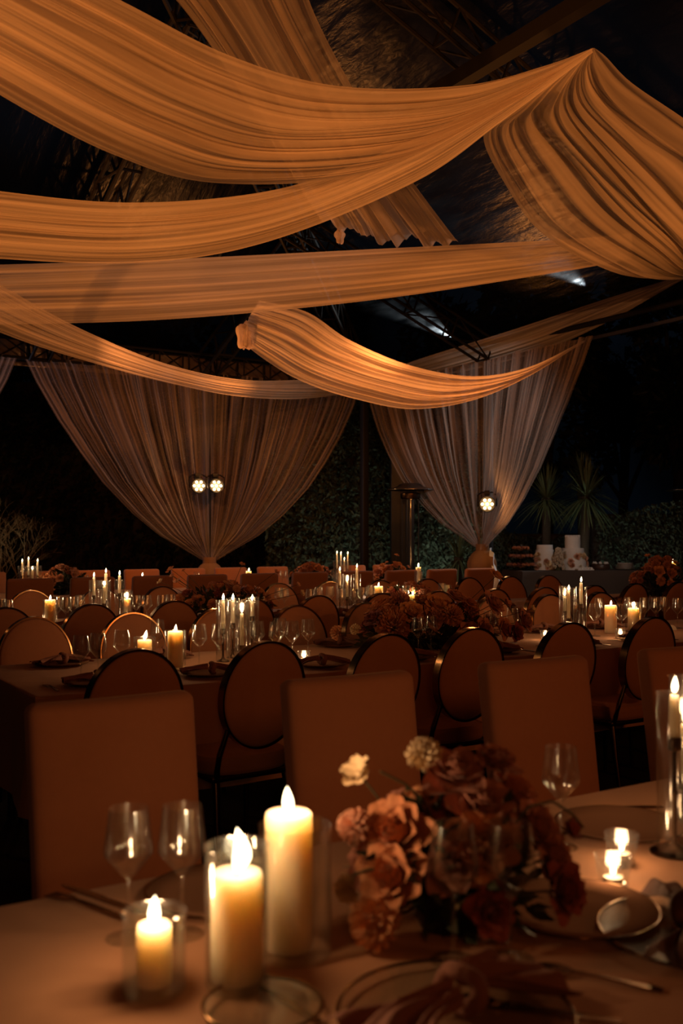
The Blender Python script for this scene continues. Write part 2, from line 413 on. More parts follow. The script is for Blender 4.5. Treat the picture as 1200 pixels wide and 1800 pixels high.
drape('thin voile swag crossing the left edge down to the back corner',
      [(-170, 395, 7.6), (0, 500, 8.6), (150, 582, 10.2), (300, 642, 12), (430, 668, 13.6), (560, 668, 15.2), (640, 680, 16.4)],
      [(-170, 500, 7.6), (0, 584, 8.6), (150, 634, 10.2), (300, 674, 12), (420, 697, 13.6), (530, 701, 15.2), (636, 688, 16.4)], 6, .035, 15, m='drape_thin', bulge=.12)
drape('voile strip along the right wall eave behind the ruffled swag',
      [(1260, 462, 11.0), (1190, 486, 11.3), (1050, 530, 12.3), (900, 580, 13.4), (740, 630, 15), (650, 662, 16.4)],
      [(1260, 470, 11.0), (1196, 494, 11.3), (1060, 570, 12.3), (940, 620, 13.4), (790, 658, 15), (652, 672, 16.4)], 5, .035, 19, m='drape_thin', bulge=.1)
drape('short swag with a ruffled bunched start hanging before the right curtain',
      [(456, 528, 11.7), (540, 549, 11.65), (615, 598, 11.7), (720, 642, 11.8), (830, 661, 11.9), (930, 645, 12.1), (1026, 598, 12.4)],
      [(420, 596, 11.8), (465, 632, 11.75), (530, 670, 11.7), (620, 700, 11.7), (735, 719, 11.8), (870, 690, 12.0), (1026, 602, 12.4)], 8, .04, 22, bulge=.12)
drape('straight voile strip overhead ending in a ragged fold behind the swags',
      [(150, -170, 4.4), (340, 40, 5.6), (470, 240, 7.6), (566, 392, 9.8)],
      [(500, -170, 4.6), (560, 40, 5.8), (690, 270, 8.0), (806, 430, 10.0)], 9, .035, 27, bulge=.04, drift=.15, ragged=.035)
# ruffles of bunched cloth where two strips are pinned to the trusses
def ruffle(px, py, z, sz, label, seed):
    r = random.Random(seed); c = D(px, py, z); mb = MB()
    ph = [r.uniform(0, 6) for _ in range(4)]
    def fn(u, v):
        a = 2*PI*u; th = PI*(.02+.96*v)
        rr = sz*(1+.28*math.sin(7*a+ph[0]+3*v)+.16*math.sin(13*a+ph[1])+.2*math.sin(5*th+ph[2]))
        return c+Vector((rr*.75*math.sin(th)*math.cos(a), rr*.75*math.sin(th)*math.sin(a), rr*1.15*math.cos(th)))
    mb.grid(fn, 60, 24, closed_u=True, uv=True)
    tag(part('drape_ruffle', mb, M['drape']), label, 'drape', 'bunched drape ends')
ruffle(432, 590, 11.78, .11, 'bunched voile knot at the left start of the short swag', 4)
ruffle(597, 414, 9.75, .05, 'tiny voile tuft under the ragged end of the overhead strip', 9)

# tied curtains
WPROF = [(0, 1), (.12, .945), (.3, .84), (.445, .735), (.6, .61), (.755, .445), (.87, .29), (.95, .135), (1, .045)]
def wprof(s):
    for (a, x), (b, y) in zip(WPROF, WPROF[1:]):
        if s <= b:
            u = (s-a)/(b-a); return x+(y-x)*u
    return WPROF[-1][1]
def curtain(center, axis, half_l, half_r, tie_h, label, seed, top=EAVE-.03, tail=.55, which='lr', skew=0.):
    """axis: unit vector along the wall; two voile panels meet at the post and are tied round it"""
    ax = Vector(axis); nrm = Vector((-ax.y, ax.x, 0)); root = thing('curtain', (center[0], center[1], 0), 0, label, 'curtain', 'tied voile curtains')
    if nrm.dot(Vector((0, 0, 0))-Vector((center[0], center[1], 0))) < 0: nrm = -nrm
    for side, half in ((-1, half_l), (1, half_r)):
        if ('l' if side < 0 else 'r') not in which: continue
        fo = folds(20, seed+side, .2)
        def fn(t, s, side=side, half=half, fo=fo):
            w = wprof(s); gap = .012*math.sin(PI*min(1,max(0,s*1.6-.6)))**.7+.001
            x = side*(gap+half*t**.92*w)
            z = top-(top-tie_h)*s
            d = (.05*(1-.55*s)+.02)*fo(t, s*.5)*min(1, .3+6*min(t, 1-t)) + .10*math.sin(PI*s)*t
            return ax*x+nrm*(.10+d*(1 if s < .93 else .5))+Vector((0, 0, z+.03*math.sin(PI*t)*s))
        part('curtain_panel', MB().grid(fn, 190, 90, uv=True), M['curtain'], root)
    fo2 = folds(9, seed+5, .2)
    part('curtain_tie', MB().grid(lambda u, v: ax*((.105)*math.cos(2*PI*u))+nrm*(.08+.085*math.sin(2*PI*u))+Vector((0, 0, tie_h-.05+.1*v)), 28, 6, closed_u=True, uv=True), M['tie'], root)
    def fb(u, v):
        r = .10+.13*math.sin(PI*min(1, v*1.1)**.8)*(1+.08*math.sin(14*PI*u+seed))
        return ax*(r*math.cos(2*PI*u))+nrm*(.08+.8*r*math.sin(2*PI*u))+Vector((0, 0, tie_h-.04-tail*v))
    part('curtain_tail', MB().grid(fb, 90, 24, closed_u=True, uv=True), M['tie'], root)
    return root
curtain((6.33, YB), (1, 0, 0), 2.78, 2.72, 1.03, 'wide voile curtain on the back wall, tied at its post behind two spotlights', 31)
grey_curtain = curtain((XE, 10.85), (0, -1, 0), 2.95, 2.1, 1.24, 'greyer voile curtain on the right wall with one spotlight', 41)
curtain((.9, YB), (1, 0, 0), 2.2, 2.57, 1.03, 'voile curtain cut off by the left edge of the photo', 51, which='r')
# right curtain's tail end, the cool light on it put into its white
def sash(u, v):
    w = .05+.07*v
    return Vector((-.07+.03*math.sin(9*u+4*v), -.18-.16*v-w*(u-.5)*1.6+.03*math.sin(7*v), 1.2-.62*v+.04*math.sin(5*u)))
sh_ = part('lit_curtain_tail', MB().grid(sash, 14, 20, uv=True), M['sash'], grey_curtain); sh_['label'] = 'white-lit end of the curtain tail beside the tie'

# ------------------------------------------------------------------ spotlights on the posts
def make_par():
    t = thing('spotlight')
    hs_ = part('housing', MB().lathe([(.055, .0), (.075, .03), (.085, .1), (.085, .16), (.078, .165), (.078, .15)], 28), M['black'], t, rot=(PI/2, 0, 0))
    lens = MB()
    for k in range(7):
        a = k*PI/3; c = (0, 0) if k == 6 else (.05*math.cos(a), .047*math.sin(a))
        lens.lathe([(.0165, 0), (.014, .006), (.007, .01), (0, .011)], 14, (c[0], c[1], .152))
    part('lens_cluster', lens, M['led'], hs_)
    br = MB(); br.tube([(-.1, -.08, -.02), (-.1, -.04, .1), (-.06, .0, .13), (.06, .0, .13), (.1, -.04, .1), (.1, -.08, -.02)], .008, 6)
    part('bracket', br, M['black'], t)
    part('clamp', MB().box((-.03, -.02, .1), (.03, .18, .15), .005), M['black'], t)
    l = bpy.data.lights.new('spotlight_glow', 'POINT'); l.energy = 10; l.color = (1., .5, .17); l.shadow_soft_size = .03
    lo = bpy.data.objects.new('spotlight_glow', l); COL.objects.link(lo); lo.parent = t; lo.location = (0, -.22, 0)
    t.scale = (1.3, 1.3, 1.3)
    return t
def face(p): return math.atan2(-p[0], p[1])*-1+0  # turn local -Y toward the camera
for px, py, y, lab in ((347, 855, 13.62, 'left, brighter spotlight of the pair on the back wall post'),
                       (378, 855, 13.72, 'right, dimmer spotlight of the pair on the back wall post')):
    p = TP(px, y); pz = proj((p.x, p.y, 1.42))[2]; h = CAM_H+(HORIZON-py)/FPX*pz
    inst('par', make_par, (p.x, p.y, h), -math.atan2(p.x, p.y)+.1, lab, 'spotlight', 'post spotlights')
p = D(856, 887, 13.75)
inst('par', make_par, tuple(p), -math.atan2(p.x, p.y), 'single spotlight glowing against the greyer right curtain', 'spotlight', 'post spotlights')

# ------------------------------------------------------------------ tables and linen
def table(row, x0, x1, y0, y1, drop, top=.76, m='cloth', seed=0, rz=0., origin=None, lab=None, name='banquet_table'):
    o = origin or (0, 0)
    cx, cy = (x0+x1)/2, (y0+y1)/2; L, Wd = (x1-x0), (y1-y0)
    t = thing(name, (cx+o[0], cy+o[1], 0), rz, lab[0], 'table')
    part('tabletop', MB().box((-L/2+.03, -Wd/2+.03, top-.035), (L/2-.03, Wd/2-.03, top-.008), .004), M['wood'], t)
    for sx in (-1, 1):
        for sy in (-1, 1):
            part('leg', MB().tube([(sx*(L/2-.15), sy*(Wd/2-.1), 0), (sx*(L/2-.15), sy*(Wd/2-.1), top-.035)], .02, 10), M['black'], t)
    r = random.Random(seed); N = 520; peri = 2*(L+Wd)
    def ring(d, inset):
        pts = []
        for i in range(N):
            q = peri*i/N
            if q < L: x, y, nx, ny = -L/2+q, -Wd/2, 0, -1
            elif q < L+Wd: x, y, nx, ny = L/2, -Wd/2+q-L, 1, 0
            elif q < 2*L+Wd: x, y, nx, ny = L/2-(q-L-Wd), Wd/2, 0, 1
            else: x, y, nx, ny = -L/2, Wd/2-(q-2*L-Wd), -1, 0
            cd_ = min(math.hypot(abs(x)-L/2, abs(y)-Wd/2), .6)
            corner = max(0, 1-cd_/.35)
            wv = (math.sin(q*9+ph[0])+.6*math.sin(q*17+ph[1])+.4*math.sin(q*4+ph[2]))
            off = -inset + d*(.02*wv*.9+.03+.16*corner)
            pts.append((x+nx*off+(corner*d*.10*(1 if x > 0 else -1) if ny else 0), y+ny*off+(corner*d*.10*(1 if y > 0 else -1) if nx else 0)))
        return pts
    ph = [r.uniform(0, 6) for _ in range(3)]
    mb = MB(); rings = [(0, .012, top), (0, .003, top-.003), (.01, 0, top-.012)]
    for k in range(1, 10): rings.append((k/9*drop, 0, top-.012-k/9*drop))
    for d, ins, z in rings:
        for x, y in ring(d, ins): mb.v.append((x, y, z))
    for j in range(len(rings)-1):
        for i in range(N):
            i2 = (i+1) % N; mb.f.append((j*N+i2, j*N+i, (j+1)*N+i, (j+1)*N+i2))
    mb.f.append(tuple(range(N)))
    c = part('tablecloth', mb, M[m], loc=(cx+o[0], cy+o[1], 0), rot=(0, 0, rz)); tag(c, lab[1], 'tablecloth')
    return t, c
table(0, -.9, 4.6, .72, 1.83, .5, seed=1, lab=('long table nearest the camera under the candle-lit cloth', 'beige cloth on the front table, blurred under three thick candles'))
table(1, 1.09, 7.0, 4.09, 5.19, .46, seed=2, lab=('long table between the two nearest rows of oval chairs', 'beige cloth on the second table, its left end corner in view'))
table(2, .9, 8.7, 6.72, 7.82, .46, seed=3, lab=('long table in the middle distance behind the second one', 'beige cloth on the third table behind the light oval chairs'))
table(3, 2.2, 8.75, 10.5, 11.6, .46, seed=4, lab=('farthest long table between two rows of square-backed chairs', 'beige cloth on the farthest table before the curtains'))

# ------------------------------------------------------------------ chairs
def make_slip_chair():
    t = thing('slipcovered_chair')
    def lean(v): return Vector((v.x*(1+.03*(v.z-.3)), v.y+.14*(v.z-.44) + .35*v.x*v.x, v.z))
    b = MB()
    def back(u, v):  # rounded slab, closed round u, from bottom to top over v
        a = 2*PI*u; n = 5.5
        ca, sa = math.cos(a), math.sin(a); rr = (abs(ca)**n+abs(sa)**n)**(-1/n)
        k = 1.0
        if v > .9: q = (v-.9)/.1; z = .30+.63*.0; k = 1
        zz = .30+.655*min(v/.88, 1); sh = 1.
        if v > .88:
            q = (v-.88)/.12; zz = .955+.028*math.sin(q*PI/2); sh = 1-.13*(1-math.cos(q*PI/2))
        x = .225*rr*ca*sh; y = .225+.046*rr*sa*(sh if v <= .88 else max(.15, math.cos((v-.88)/.12*PI/2)*.85+.15))
        return lean(Vector((x, y, zz)))
    b.grid(back, 64, 30, closed_u=True)
    b.f.append(tuple(len(b.v)-64+i for i in range(64)))
    part('backrest', b, M['slip'], t)
    part('seat', MB().box((-.225, -.26, .37), (.225, .2, .48), .03, 3), M['slip'], t)
    part('skirt', MB().box((-.222, -.25, .27), (.222, .215, .39), .01, 2), M['slip'], t)
    for sx in (-1, 1):
        for y in (-.22, .19): part('leg', MB().box((sx*.2-.02, y-.02, 0), (sx*.2+.02, y+.02, .28)), M['wood'], t)
    return t
def make_oval_chair():
    t = thing('oval_back_chair'); RX, RZ_ = .2, .232; CZ = .742; TH = .028
    def pos(x, y, z): return Vector((x, .21+y+.16*(z-.5), z))
    pad = MB()
    prof = [(0, TH+.014), (.5, TH+.012), (.8, TH+.005), (.94, TH-.006), (.965, TH-.016), (.965, -TH+.016), (.94, -TH+.006), (.8, -TH-.005), (.5, -TH-.012), (0, -TH-.014)]
    pad.grid(lambda u, v: pos(RX*crom1(prof, v)[0]*math.cos(2*PI*u), crom1(prof, v)[1], CZ+RZ_*crom1(prof, v)[0]*math.sin(2*PI*u)), 56, 27, closed_u=True)
    back = part('backrest', pad, M['velvet'], t)
    rim = MB(); rp = [(.965, .024), (1.0, .024), (1.0, -.024), (.965, -.024), (.965, .024)]
    rim.grid(lambda u, v: pos(RX*crom1(rp, v)[0]*math.cos(2*PI*u), crom1(rp, v)[1], CZ+RZ_*crom1(rp, v)[0]*math.sin(2*PI*u)), 72, 4, closed_u=True)
    part('gold_rim', rim, M['gold'], back)
    seat = MB()
    def sf(u, v):
        a = 2*PI*u; n = 3.5; ca, sa = math.cos(a), math.sin(a); rr = (abs(ca)**n+abs(sa)**n)**(-1/n)
        pr = [(0, .40), (.95, .40), (1, .415), (1, .455), (.97, .475), (.8, .487), (0, .492)]
        k, z = crom1(pr, v); return Vector((.215*rr*ca*k, -.03+.215*rr*sa*k, z))
    seat.grid(sf, 48, 18, closed_u=True); part('seat', seat, M['velvet'], t)
    fr = MB().box((-.2, -.235, .375), (.2, .175, .402), .008); part('seat_frame', fr, M['bronze'], t)
    for sx in (-1, 1):
        part('back_bracket', MB().tube([(sx*.17, .16, .385), (sx*.185, .19, .43), (sx*.185, .212, .5), (sx*.165, .222, .57), (sx*.15, .23, .62)], [.013, .013, .013, .012, .01], 8), M['gold'], t)
        part('leg', MB().tube([(sx*.175, -.21, .38), (sx*.185, -.225, .2), (sx*.18, -.22, 0)], [.018, .014, .01], 8), M['bronze'], t)
        part('leg', MB().tube([(sx*.17, .15, .38), (sx*.185, .19, .2), (sx*.19, .23, 0)], [.018, .014, .01], 8), M['bronze'], t)
    return t
def crom1(prof, v):
    n = len(prof)-1; x = min(max(v, 0), 1)*n; i = min(int(x), n-1); u = x-i
    return prof[i][0]*(1-u)+prof[i+1][0]*u, prof[i][1]*(1-u)+prof[i+1][1]*u
def chair_row(kind, xs, y, rz, row, side, lookd, noun, skip=()):
    for i, x in enumerate(xs):
        o = inst(kind, make_slip_chair if kind == 'slip' else make_oval_chair, (x+R.uniform(-.015, .015), y+R.uniform(-.02, .02), 0), rz+R.uniform(-.05, .05))
        tag(o, f'{noun} on the {side} side of {TABLE[row]}, {nth(i)} from left', 'chair', f'{side} side chairs of {TABLE[row]}')
chair_row('slip', [.91+.765*k for k in range(4)], 2.31, 0, 0, 'far', '', 'square-backed slipcovered chair')
chair_row('oval', [1.40, 1.95, 2.55, 3.10, 3.70, 4.30, 4.9], 4.0, PI, 1, 'near', '', 'gold-rimmed oval-back chair')
chair_row('oval', [1.46+.545*k for k in range(9)], 5.23, 0, 1, 'far', '', 'gold-rimmed oval-back chair')
chair_row('oval', [1.48+.565*k for k in range(13)], 6.60, PI, 2, 'near', '', 'gold-rimmed oval-back chair')
chair_row('oval', [1.58+.565*k for k in range(12)], 7.88, 0, 2, 'far', '', 'gold-rimmed oval-back chair')
chair_row('slip', [2.63+.645*k for k in range(10)], 10.38, PI, 3, 'near', '', 'square-backed slipcovered chair')
chair_row('slip', [2.64+.632*k for k in range(10)], 11.76, 0, 3, 'far', '', 'square-backed slipcovered chair')

# ------------------------------------------------------------------ candles
LD = {}
def candle_light(power):
    if power not in LD:
        l = bpy.data.lights.new('candle_light', 'POINT'); l.energy = power*.7; l.color = WARM; l.shadow_soft_size = .014; LD[power] = l
    return LD[power]
def flame_mb(h, r, bend=0., lean=0.):
    mb = MB()
    pr = [(0, .05), (0.0, .55), (.12, .85), (.3, 1.0), (.5, .85), (.7, .52), (.87, .22), (1, 0)]
    def fn(u, v):
        q = 0
        rr = crom1([(x, y) for x, y in [(0, .15), (.1, .52), (.22, .86), (.36, 1.), (.52, .9), (.7, .68), (.86, .38), (1, .03)]], v)
        z = rr[0]; k = rr[1]*r
        off = lean*z*h+bend*math.sin(z*PI*1.15)*h
        return Vector((k*math.cos(2*PI*u)+off, k*math.sin(2*PI*u), z*h))
    return mb.grid(fn, 14, 16, closed_u=True)
def add_flame(t, z, h, r, bend, lean, power, dx=0., dy=0.):
    rz = -math.radians(32)
    wk = part('wick', MB().tube([(dx, dy, z-.004), (dx+.0005, dy, z+.005), (dx+.002, dy, z+.01)], .0011, 6), M['wick'], t)
    part('flame', flame_mb(h, r*1.08, bend, lean), M['flame'], wk, loc=(dx, dy, z+.004), rot=(0, 0, rz))
    l = bpy.data.objects.new('candle_light', candle_light(power)); COL.objects.link(l); l.parent = t; l.location = (dx, dy, z+.004+h*.75)
def pillar(r, h, fh=.036, bend=0., lean=0., power=1.6, seed=0, name='pillar_candle'):
    t = thing(name); rr = random.Random(seed); k = .985
    w = MB().lathe([(r*.97, 0), (r, .004), (r, h*.5), (r*k, h-.008), (r*.96, h-.002), (r*.9, h), (r*.75, h-.003), (r*.3, h-.006), (0, h-.007)], 40)
    part('wax', w, M['wax'], t); add_flame(t, h-.006, fh, fh*.19, bend, lean, power); return t
def taper(L, power=.8, lean=.05):
    t = thing('taper_candle')
    part('wax', MB().lathe([(.0115, 0), (.011, L*.5), (.0098, L-.006), (.008, L), (0, L-.001)], 20), M['wax'], t)
    add_flame(t, L, .036, .0062, 0, lean, power); return t
def stick(h, foot=.034):
    t = thing('candlestick')
    part('foot', MB().lathe([(foot, 0), (foot, .003), (foot*.8, .007), (foot*.35, .013), (.006, .022), (.005, .03)], 28), M['bronze'], t)
    part('stem', MB().lathe([(.005, .028), (.0045, h*.5), (.007, h*.53), (.0045, h*.56), (.005, h-.022)], 16), M['bronze'], t)
    part('cup', MB().lathe([(.006, h-.024), (.016, h-.02), (.014, h-.014), (.0145, h+.006), (.0125, h+.006), (.012, h)], 20), M['bronze'], t)
    return t
def tube_glass(r, h, name, m='glass', taper_=1., base=.004):
    t = thing(name)
    part('wall', MB().lathe([(r*taper_*.97, .002), (r*taper_, .006), (r, h-.006), (r+.0012, h-.002), (r-.001, h), (r-.0035, h-.002), (r-.0028, h-.007), (r*taper_-.003, .01)], 44, caps=False), M[m], t)
    part('base', MB().lathe([(r*taper_*.97, 0), (r*taper_, .003), (r*taper_*.98, .009), (0, .01)], 44), M['smoke'], t)
    return t
def put_taper(p, row, stick_h, L, ch_h=.32, ch_r=.037, power=.8, foot=.034):
    k1 = ('stick', stick_h, foot); x, y, z = p
    reg(inst(k1, lambda: stick(stick_h, foot), (x, y, .761), R.uniform(0, 6)), row, 'candlestick', 'slender dark candlestick', 'candlestick', 'candlesticks')
    k2 = ('taper', L, power); reg(inst(k2, lambda: taper(L, power), (x, y, .761+stick_h), 0), row, 'taper', 'lit ivory taper candle in a candlestick', 'candle', 'taper candles')
    k3 = ('chim', ch_h, ch_r); base = .761+(.008 if foot > ch_r else .0)
    reg(inst(k3, lambda: chimney(ch_r, ch_h), (x, y, base), R.uniform(0, 6)), row, 'chimney', 'tall clear glass chimney round a taper', 'glass chimney', 'glass chimneys')
def chimney(r, h):
    t = MB().lathe([(r, 0), (r, h-.005), (r+.001, h-.002), (r-.001, h), (r-.003, h-.002), (r-.002, h-.006), (r-.002, 0)], 36, caps=False)
    o = part('glass_chimney', t, M['glass']); return o
def put_pillar(p, row, r, h, glass=None, power=1.3, fh=.036, lean=.1, goff=0.):
    x, y, z = p; k = ('pil', r, h, power, fh, lean); base = .761+(.0105 if glass else 0)
    reg(inst(k, lambda: pillar(r, h, fh, 0, lean, power), (x, y, base), R.uniform(-.3, .3)), row, 'pillar', 'lit thick ivory pillar candle', 'candle', 'pillar candles')
    if glass:
        gr, gh = glass; k2 = ('cyl', gr, gh)
        reg(inst(k2, lambda: tube_glass(gr, gh, 'candle_glass'), (x, y, .761), R.uniform(0, 6)), row, 'cylglass', 'clear glass cylinder round a pillar candle', 'candle glass', 'candle glasses')
def make_tealight():
    t = thing('tealight_candle')
    part('cup', MB().lathe([(.0185, 0), (.019, .002), (.019, .013), (.0183, .013), (.018, .003)], 28), M['steel'], t)
    part('wax', MB().lathe([(.0178, .003), (.0178, .0115), (.01, .0105), (0, .0102)], 28), M['wax'], t)
    add_flame(t, .0102, .022, .0048, 0, .05, .6); return t
def put_tealight(p, row, gr=.034, gh=.062):
    x, y, z = p
    reg(inst('tea', make_tealight, (x, y, .7715), R.uniform(-.5, .5)), row, 'tealight', 'lit tealight in a small glass', 'candle', 'tealights')
    reg(inst(('teaglass', gr, gh), lambda: tube_glass(gr, gh, 'tealight_glass', taper_=.82), (x, y, .761), R.uniform(0, 6)), row, 'teaglass', 'small clear votive glass round a tealight', 'votive glass', 'votive glasses')

# --- front table, three thick candles
p = P(271, 1742)
o = inst('t1a', lambda: pillar(.0255, .085, .043, -.01, .02, 1.6), (p.x, p.y, .772), 0, 'smallest of the three thick candles at the lower left', 'candle', 'thick candles on the front table')
inst('t1ag', lambda: tube_glass(.046, .116, 'candle_glass', 'smoke'), (p.x, p.y, .761), 0, 'low glass tumbler round the smallest thick candle', 'candle glass', 'candle glasses on the front table')
p = P(416, 1733)
inst('t1b', lambda: pillar(.038, .155, .066, .10, .05, 1.8), (p.x, p.y, .772), 0, 'middle thick candle with a tall bent flame', 'candle', 'thick candles on the front table')
inst('t1bg', lambda: tube_glass(.0465, .207, 'candle_glass', 'smoke'), (p.x, p.y, .761), 0, 'glass cylinder round the middle candle with the bent flame', 'candle glass', 'candle glasses on the front table')
p = P(519, 1678)
ca_ = Vector((SA, -CA, 0))*-.0105
inst('t1c', lambda: pillar(.0375, .212, .042, 0, -.06, 1.6), (p.x+ca_.x, p.y+ca_.y, .772), 0, 'tallest of the three thick candles, farthest back', 'candle', 'thick candles on the front table')
inst('t1cg', lambda: tube_glass(.057, .205, 'candle_glass', 'smoke'), (p.x, p.y, .761), 0, 'widest glass cylinder round the tallest thick candle', 'candle glass', 'candle glasses on the front table')
for px, py, w in ((1077, 1563, 'nearer'), (1092, 1520, 'farther')):
    p = P(px, py)
    inst('tea', make_tealight, (p.x, p.y, .7715), R.uniform(-.5, .5), f'{w} of the two tealights right of the front flowers', 'candle', 'tealights on the front table')
    inst('t1tg', lambda: tube_glass(.034, .064, 'tealight_glass', taper_=.8), (p.x, p.y, .761), 0, f'{w} of the two votive glasses right of the front flowers', 'votive glass', 'votive glasses on the front table')
for px, py, sh, L, w in ((1185, 1500, .235, .092, 'nearer'), (1203, 1440, .09, .13, 'farther')):
    p = P(px, py)
    inst(('t1s', sh), lambda: stick(sh, .05), (p.x, p.y, .761), 0, f'{w} brass-footed candlestick at the right edge of the front table', 'candlestick', 'candlesticks on the front table')
    inst(('t1t', L), lambda: taper(L, 1.2), (p.x, p.y, .761+sh), 0, f'{w} lit taper candle at the right edge of the front table', 'candle', 'tapers on the front table')
    inst('t1ch', lambda: chimney(.036, .325), (p.x, p.y, .7685), 0, f'{w} glass chimney at the right edge of the front table', 'glass chimney', 'chimneys on the front table')
# --- second table
for px, n, sh, L in ((392, 4.72, .165, .15), (409, 4.84, .18, .125), (425, 4.66, .08, .17), (443, 4.86, .21, .085)): put_taper(TP(px, n), 1, sh, L)
for px, n, sh, L in ((992, 4.80, .15, .10), (999, 4.62, .12, .18), (1021, 4.70, .20, .145)): put_taper(TP(px, n), 1, sh, L)
put_pillar(TP(308, 4.58), 1, .038, .175, (.052, .19)); put_pillar(TP(254, 4.78), 1, .036, .12, (.055, .145), fh=.05, lean=.2)
put_pillar(TP(1073, 4.72), 1, .041, .185, None); put_pillar(TP(1113, 4.7), 1, .038, .15, (.055, .2), fh=.045)
for px, n in ((534, 4.45), (958, 4.6), (1090, 4.42)): put_tealight(TP(px, n), 1)
# --- third table
for px, n, sh, L in ((165, 7.3, .20, .14), (186, 7.25, .18, .19), (183, 7.12, .15, .13), (210, 7.3, .21, .14)): put_taper(TP(px, n), 2, sh, L)
for px, n, sh, L in ((597, 7.4, .21, .13), (610, 7.1, .13, .13), (627, 7.25, .18, .19), (735, 7.45, .21, .15)): put_taper(TP(px, n), 2, sh, L)
put_pillar(TP(88, 7.05), 2, .038, .19, (.05, .2)); put_pillar(TP(665, 7.2), 2, .038, .2, (.05, .2)); put_pillar(TP(725, 7.1), 2, .036, .12, (.05, .14))
put_pillar(TP(223, 7.5), 2, .03, .15, (.045, .22)); put_pillar(TP(1182, 7.6), 2, .036, .34, (.05, .37))
for px, n in ((45, 7.1), (222, 7.0), (408, 7.5), (48, 7.35)): put_tealight(TP(px, n), 2)
# --- farthest table
for px, n, sh, L in ((39, 11.0, .21, .15), (50, 11.1, .21, .17), (66, 11.0, .21, .15), (57, 10.85, .18, .1)): put_taper(TP(px, n), 3, sh, L, ch_r=.045, power=.9)
for px, n, sh, L in ((592, 11.1, .21, .2), (599, 11.2, .21, .19), (611, 11.1, .21, .19), (605, 10.9, .18, .15)): put_taper(TP(px, n), 3, sh, L, ch_r=.045, power=.9)
for px, n, h in ((250, 11.0, .17), (437, 11.0, .2), (735, 11.1, .2)): put_pillar(TP(px, n), 3, .036, h, (.05, .16), fh=.045)

# ------------------------------------------------------------------ glassware
def make_wine(rw=.040, rt=.031, hb=.115, hs=.098, nm='wine_glass'):
    t = thing(nm)
    part('foot', MB().lathe([(.037, 0), (.037, .0015), (.02, .004), (.006, .008), (.004, .012)], 32), M['glass'], t)
    part('stem', MB().lathe([(.0042, .011), (.0036, hs*.5), (.004, hs-.004), (.007, hs+.002)], 14, caps=False), M['glass'], t)
    part('bowl', MB().lathe([(.004, hs), (.012, hs+.006), (rw*.96, hs+.038), (rw, hs+.043), (rw*.985, hs+.05), (rt+.0005, hs+hb), (rt-.0006, hs+hb), (rw-.002, hs+.047), (rw*.93, hs+.04), (.01, hs+.008), (0, hs+.006)], 40, caps=False), M['glass'], t)
    return t
def make_tumbler():
    t = thing('water_glass')
    part('bowl', MB().lathe([(0, .004), (.026, .004), (.036, .03), (.038, .045), (.031, .098), (.0298, .098), (.0365, .045), (.026, .007), (0, .007)], 36, caps=False), M['glass'], t)
    part('base', MB().lathe([(.024, 0), (.026, .0045), (0, .005)], 36), M['glass'], t)
    return t
for px, py, lab in ((226, 1650, 'wine glass behind the smallest thick candle, left of a pair'), (320, 1644, 'wine glass behind the middle thick candle, right of a pair'),
                    (797, 1690, 'wine glass before the front flowers, left of a pair'), (897, 1688, 'wine glass before the front flowers, right of a pair'),
                    (985, 1490, 'wine glass standing behind the front flowers, right side')):
    p = P(px, py); inst('wine1', make_wine, (p.x, p.y, .761), 0, lab, 'wine glass', 'wine glasses on the front table')
G2 = [(142, 4.36, 0), (172, 4.42, 1), (214, 4.5, 1), (277, 4.95, 1), (350, 4.58, 1), (384, 4.56, 1), (452, 4.6, 1), (485, 4.52, 1), (492, 4.7, 1), (513, 4.5, 1), (541, 4.56, 1),
      (735, 4.36, 1), (757, 4.4, 1), (860, 4.5, 1), (872, 4.44, 1), (900, 4.6, 1), (1045, 4.62, 1), (1092, 4.5, 1), (1105, 4.95, 1), (1132, 4.85, 1), (1152, 4.8, 1), (1168, 4.85, 1), (1190, 4.7, 1), (1053, 5.0, 1)]
for px, n, k in G2: reg(inst('wine1', make_wine, tuple(TP(px, n, .761)), R.uniform(0, 6)), 1, 'wine', 'clear stemmed wine glass', 'wine glass', 'wine glasses')
for px, n in ((979, 4.42), (1015, 4.42)): 
    reg(inst('tumbler', make_tumbler, tuple(TP(px, n, .761)), 0), 1, 'tumbler', 'stemless water glass', 'water glass', 'water glasses')
G3 = [(14, 7.0), (3, 7.15), (102, 7.15), (116, 7.05), (128, 7.12), (140, 7.3), (239, 7.05), (258, 7.0), (285, 6.95), (300, 7.0), (545, 7.05), (560, 7.3), (580, 7.35), (600, 6.95), (622, 6.95), (637, 7.1), (652, 7.1), (700, 7.3), (712, 7.15),
      (650, 7.3), (777, 7.3), (787, 7.0), (490, 7.4), (500, 7.35)]
for px, n in G3: reg(inst('wine1', make_wine, tuple(TP(px, n, .761)), R.uniform(0, 6)), 2, 'wine', 'clear stemmed wine glass', 'wine glass', 'wine glasses')
G4 = [(496, 10.9), (505, 10.95), (580, 10.9), (586, 11.0), (150, 10.95), (345, 11.0)]
for px, n in G4: reg(inst('wine1', make_wine, tuple(TP(px, n, .761)), R.uniform(0, 6)), 3, 'wine', 'clear stemmed wine glass', 'wine glass', 'wine glasses')

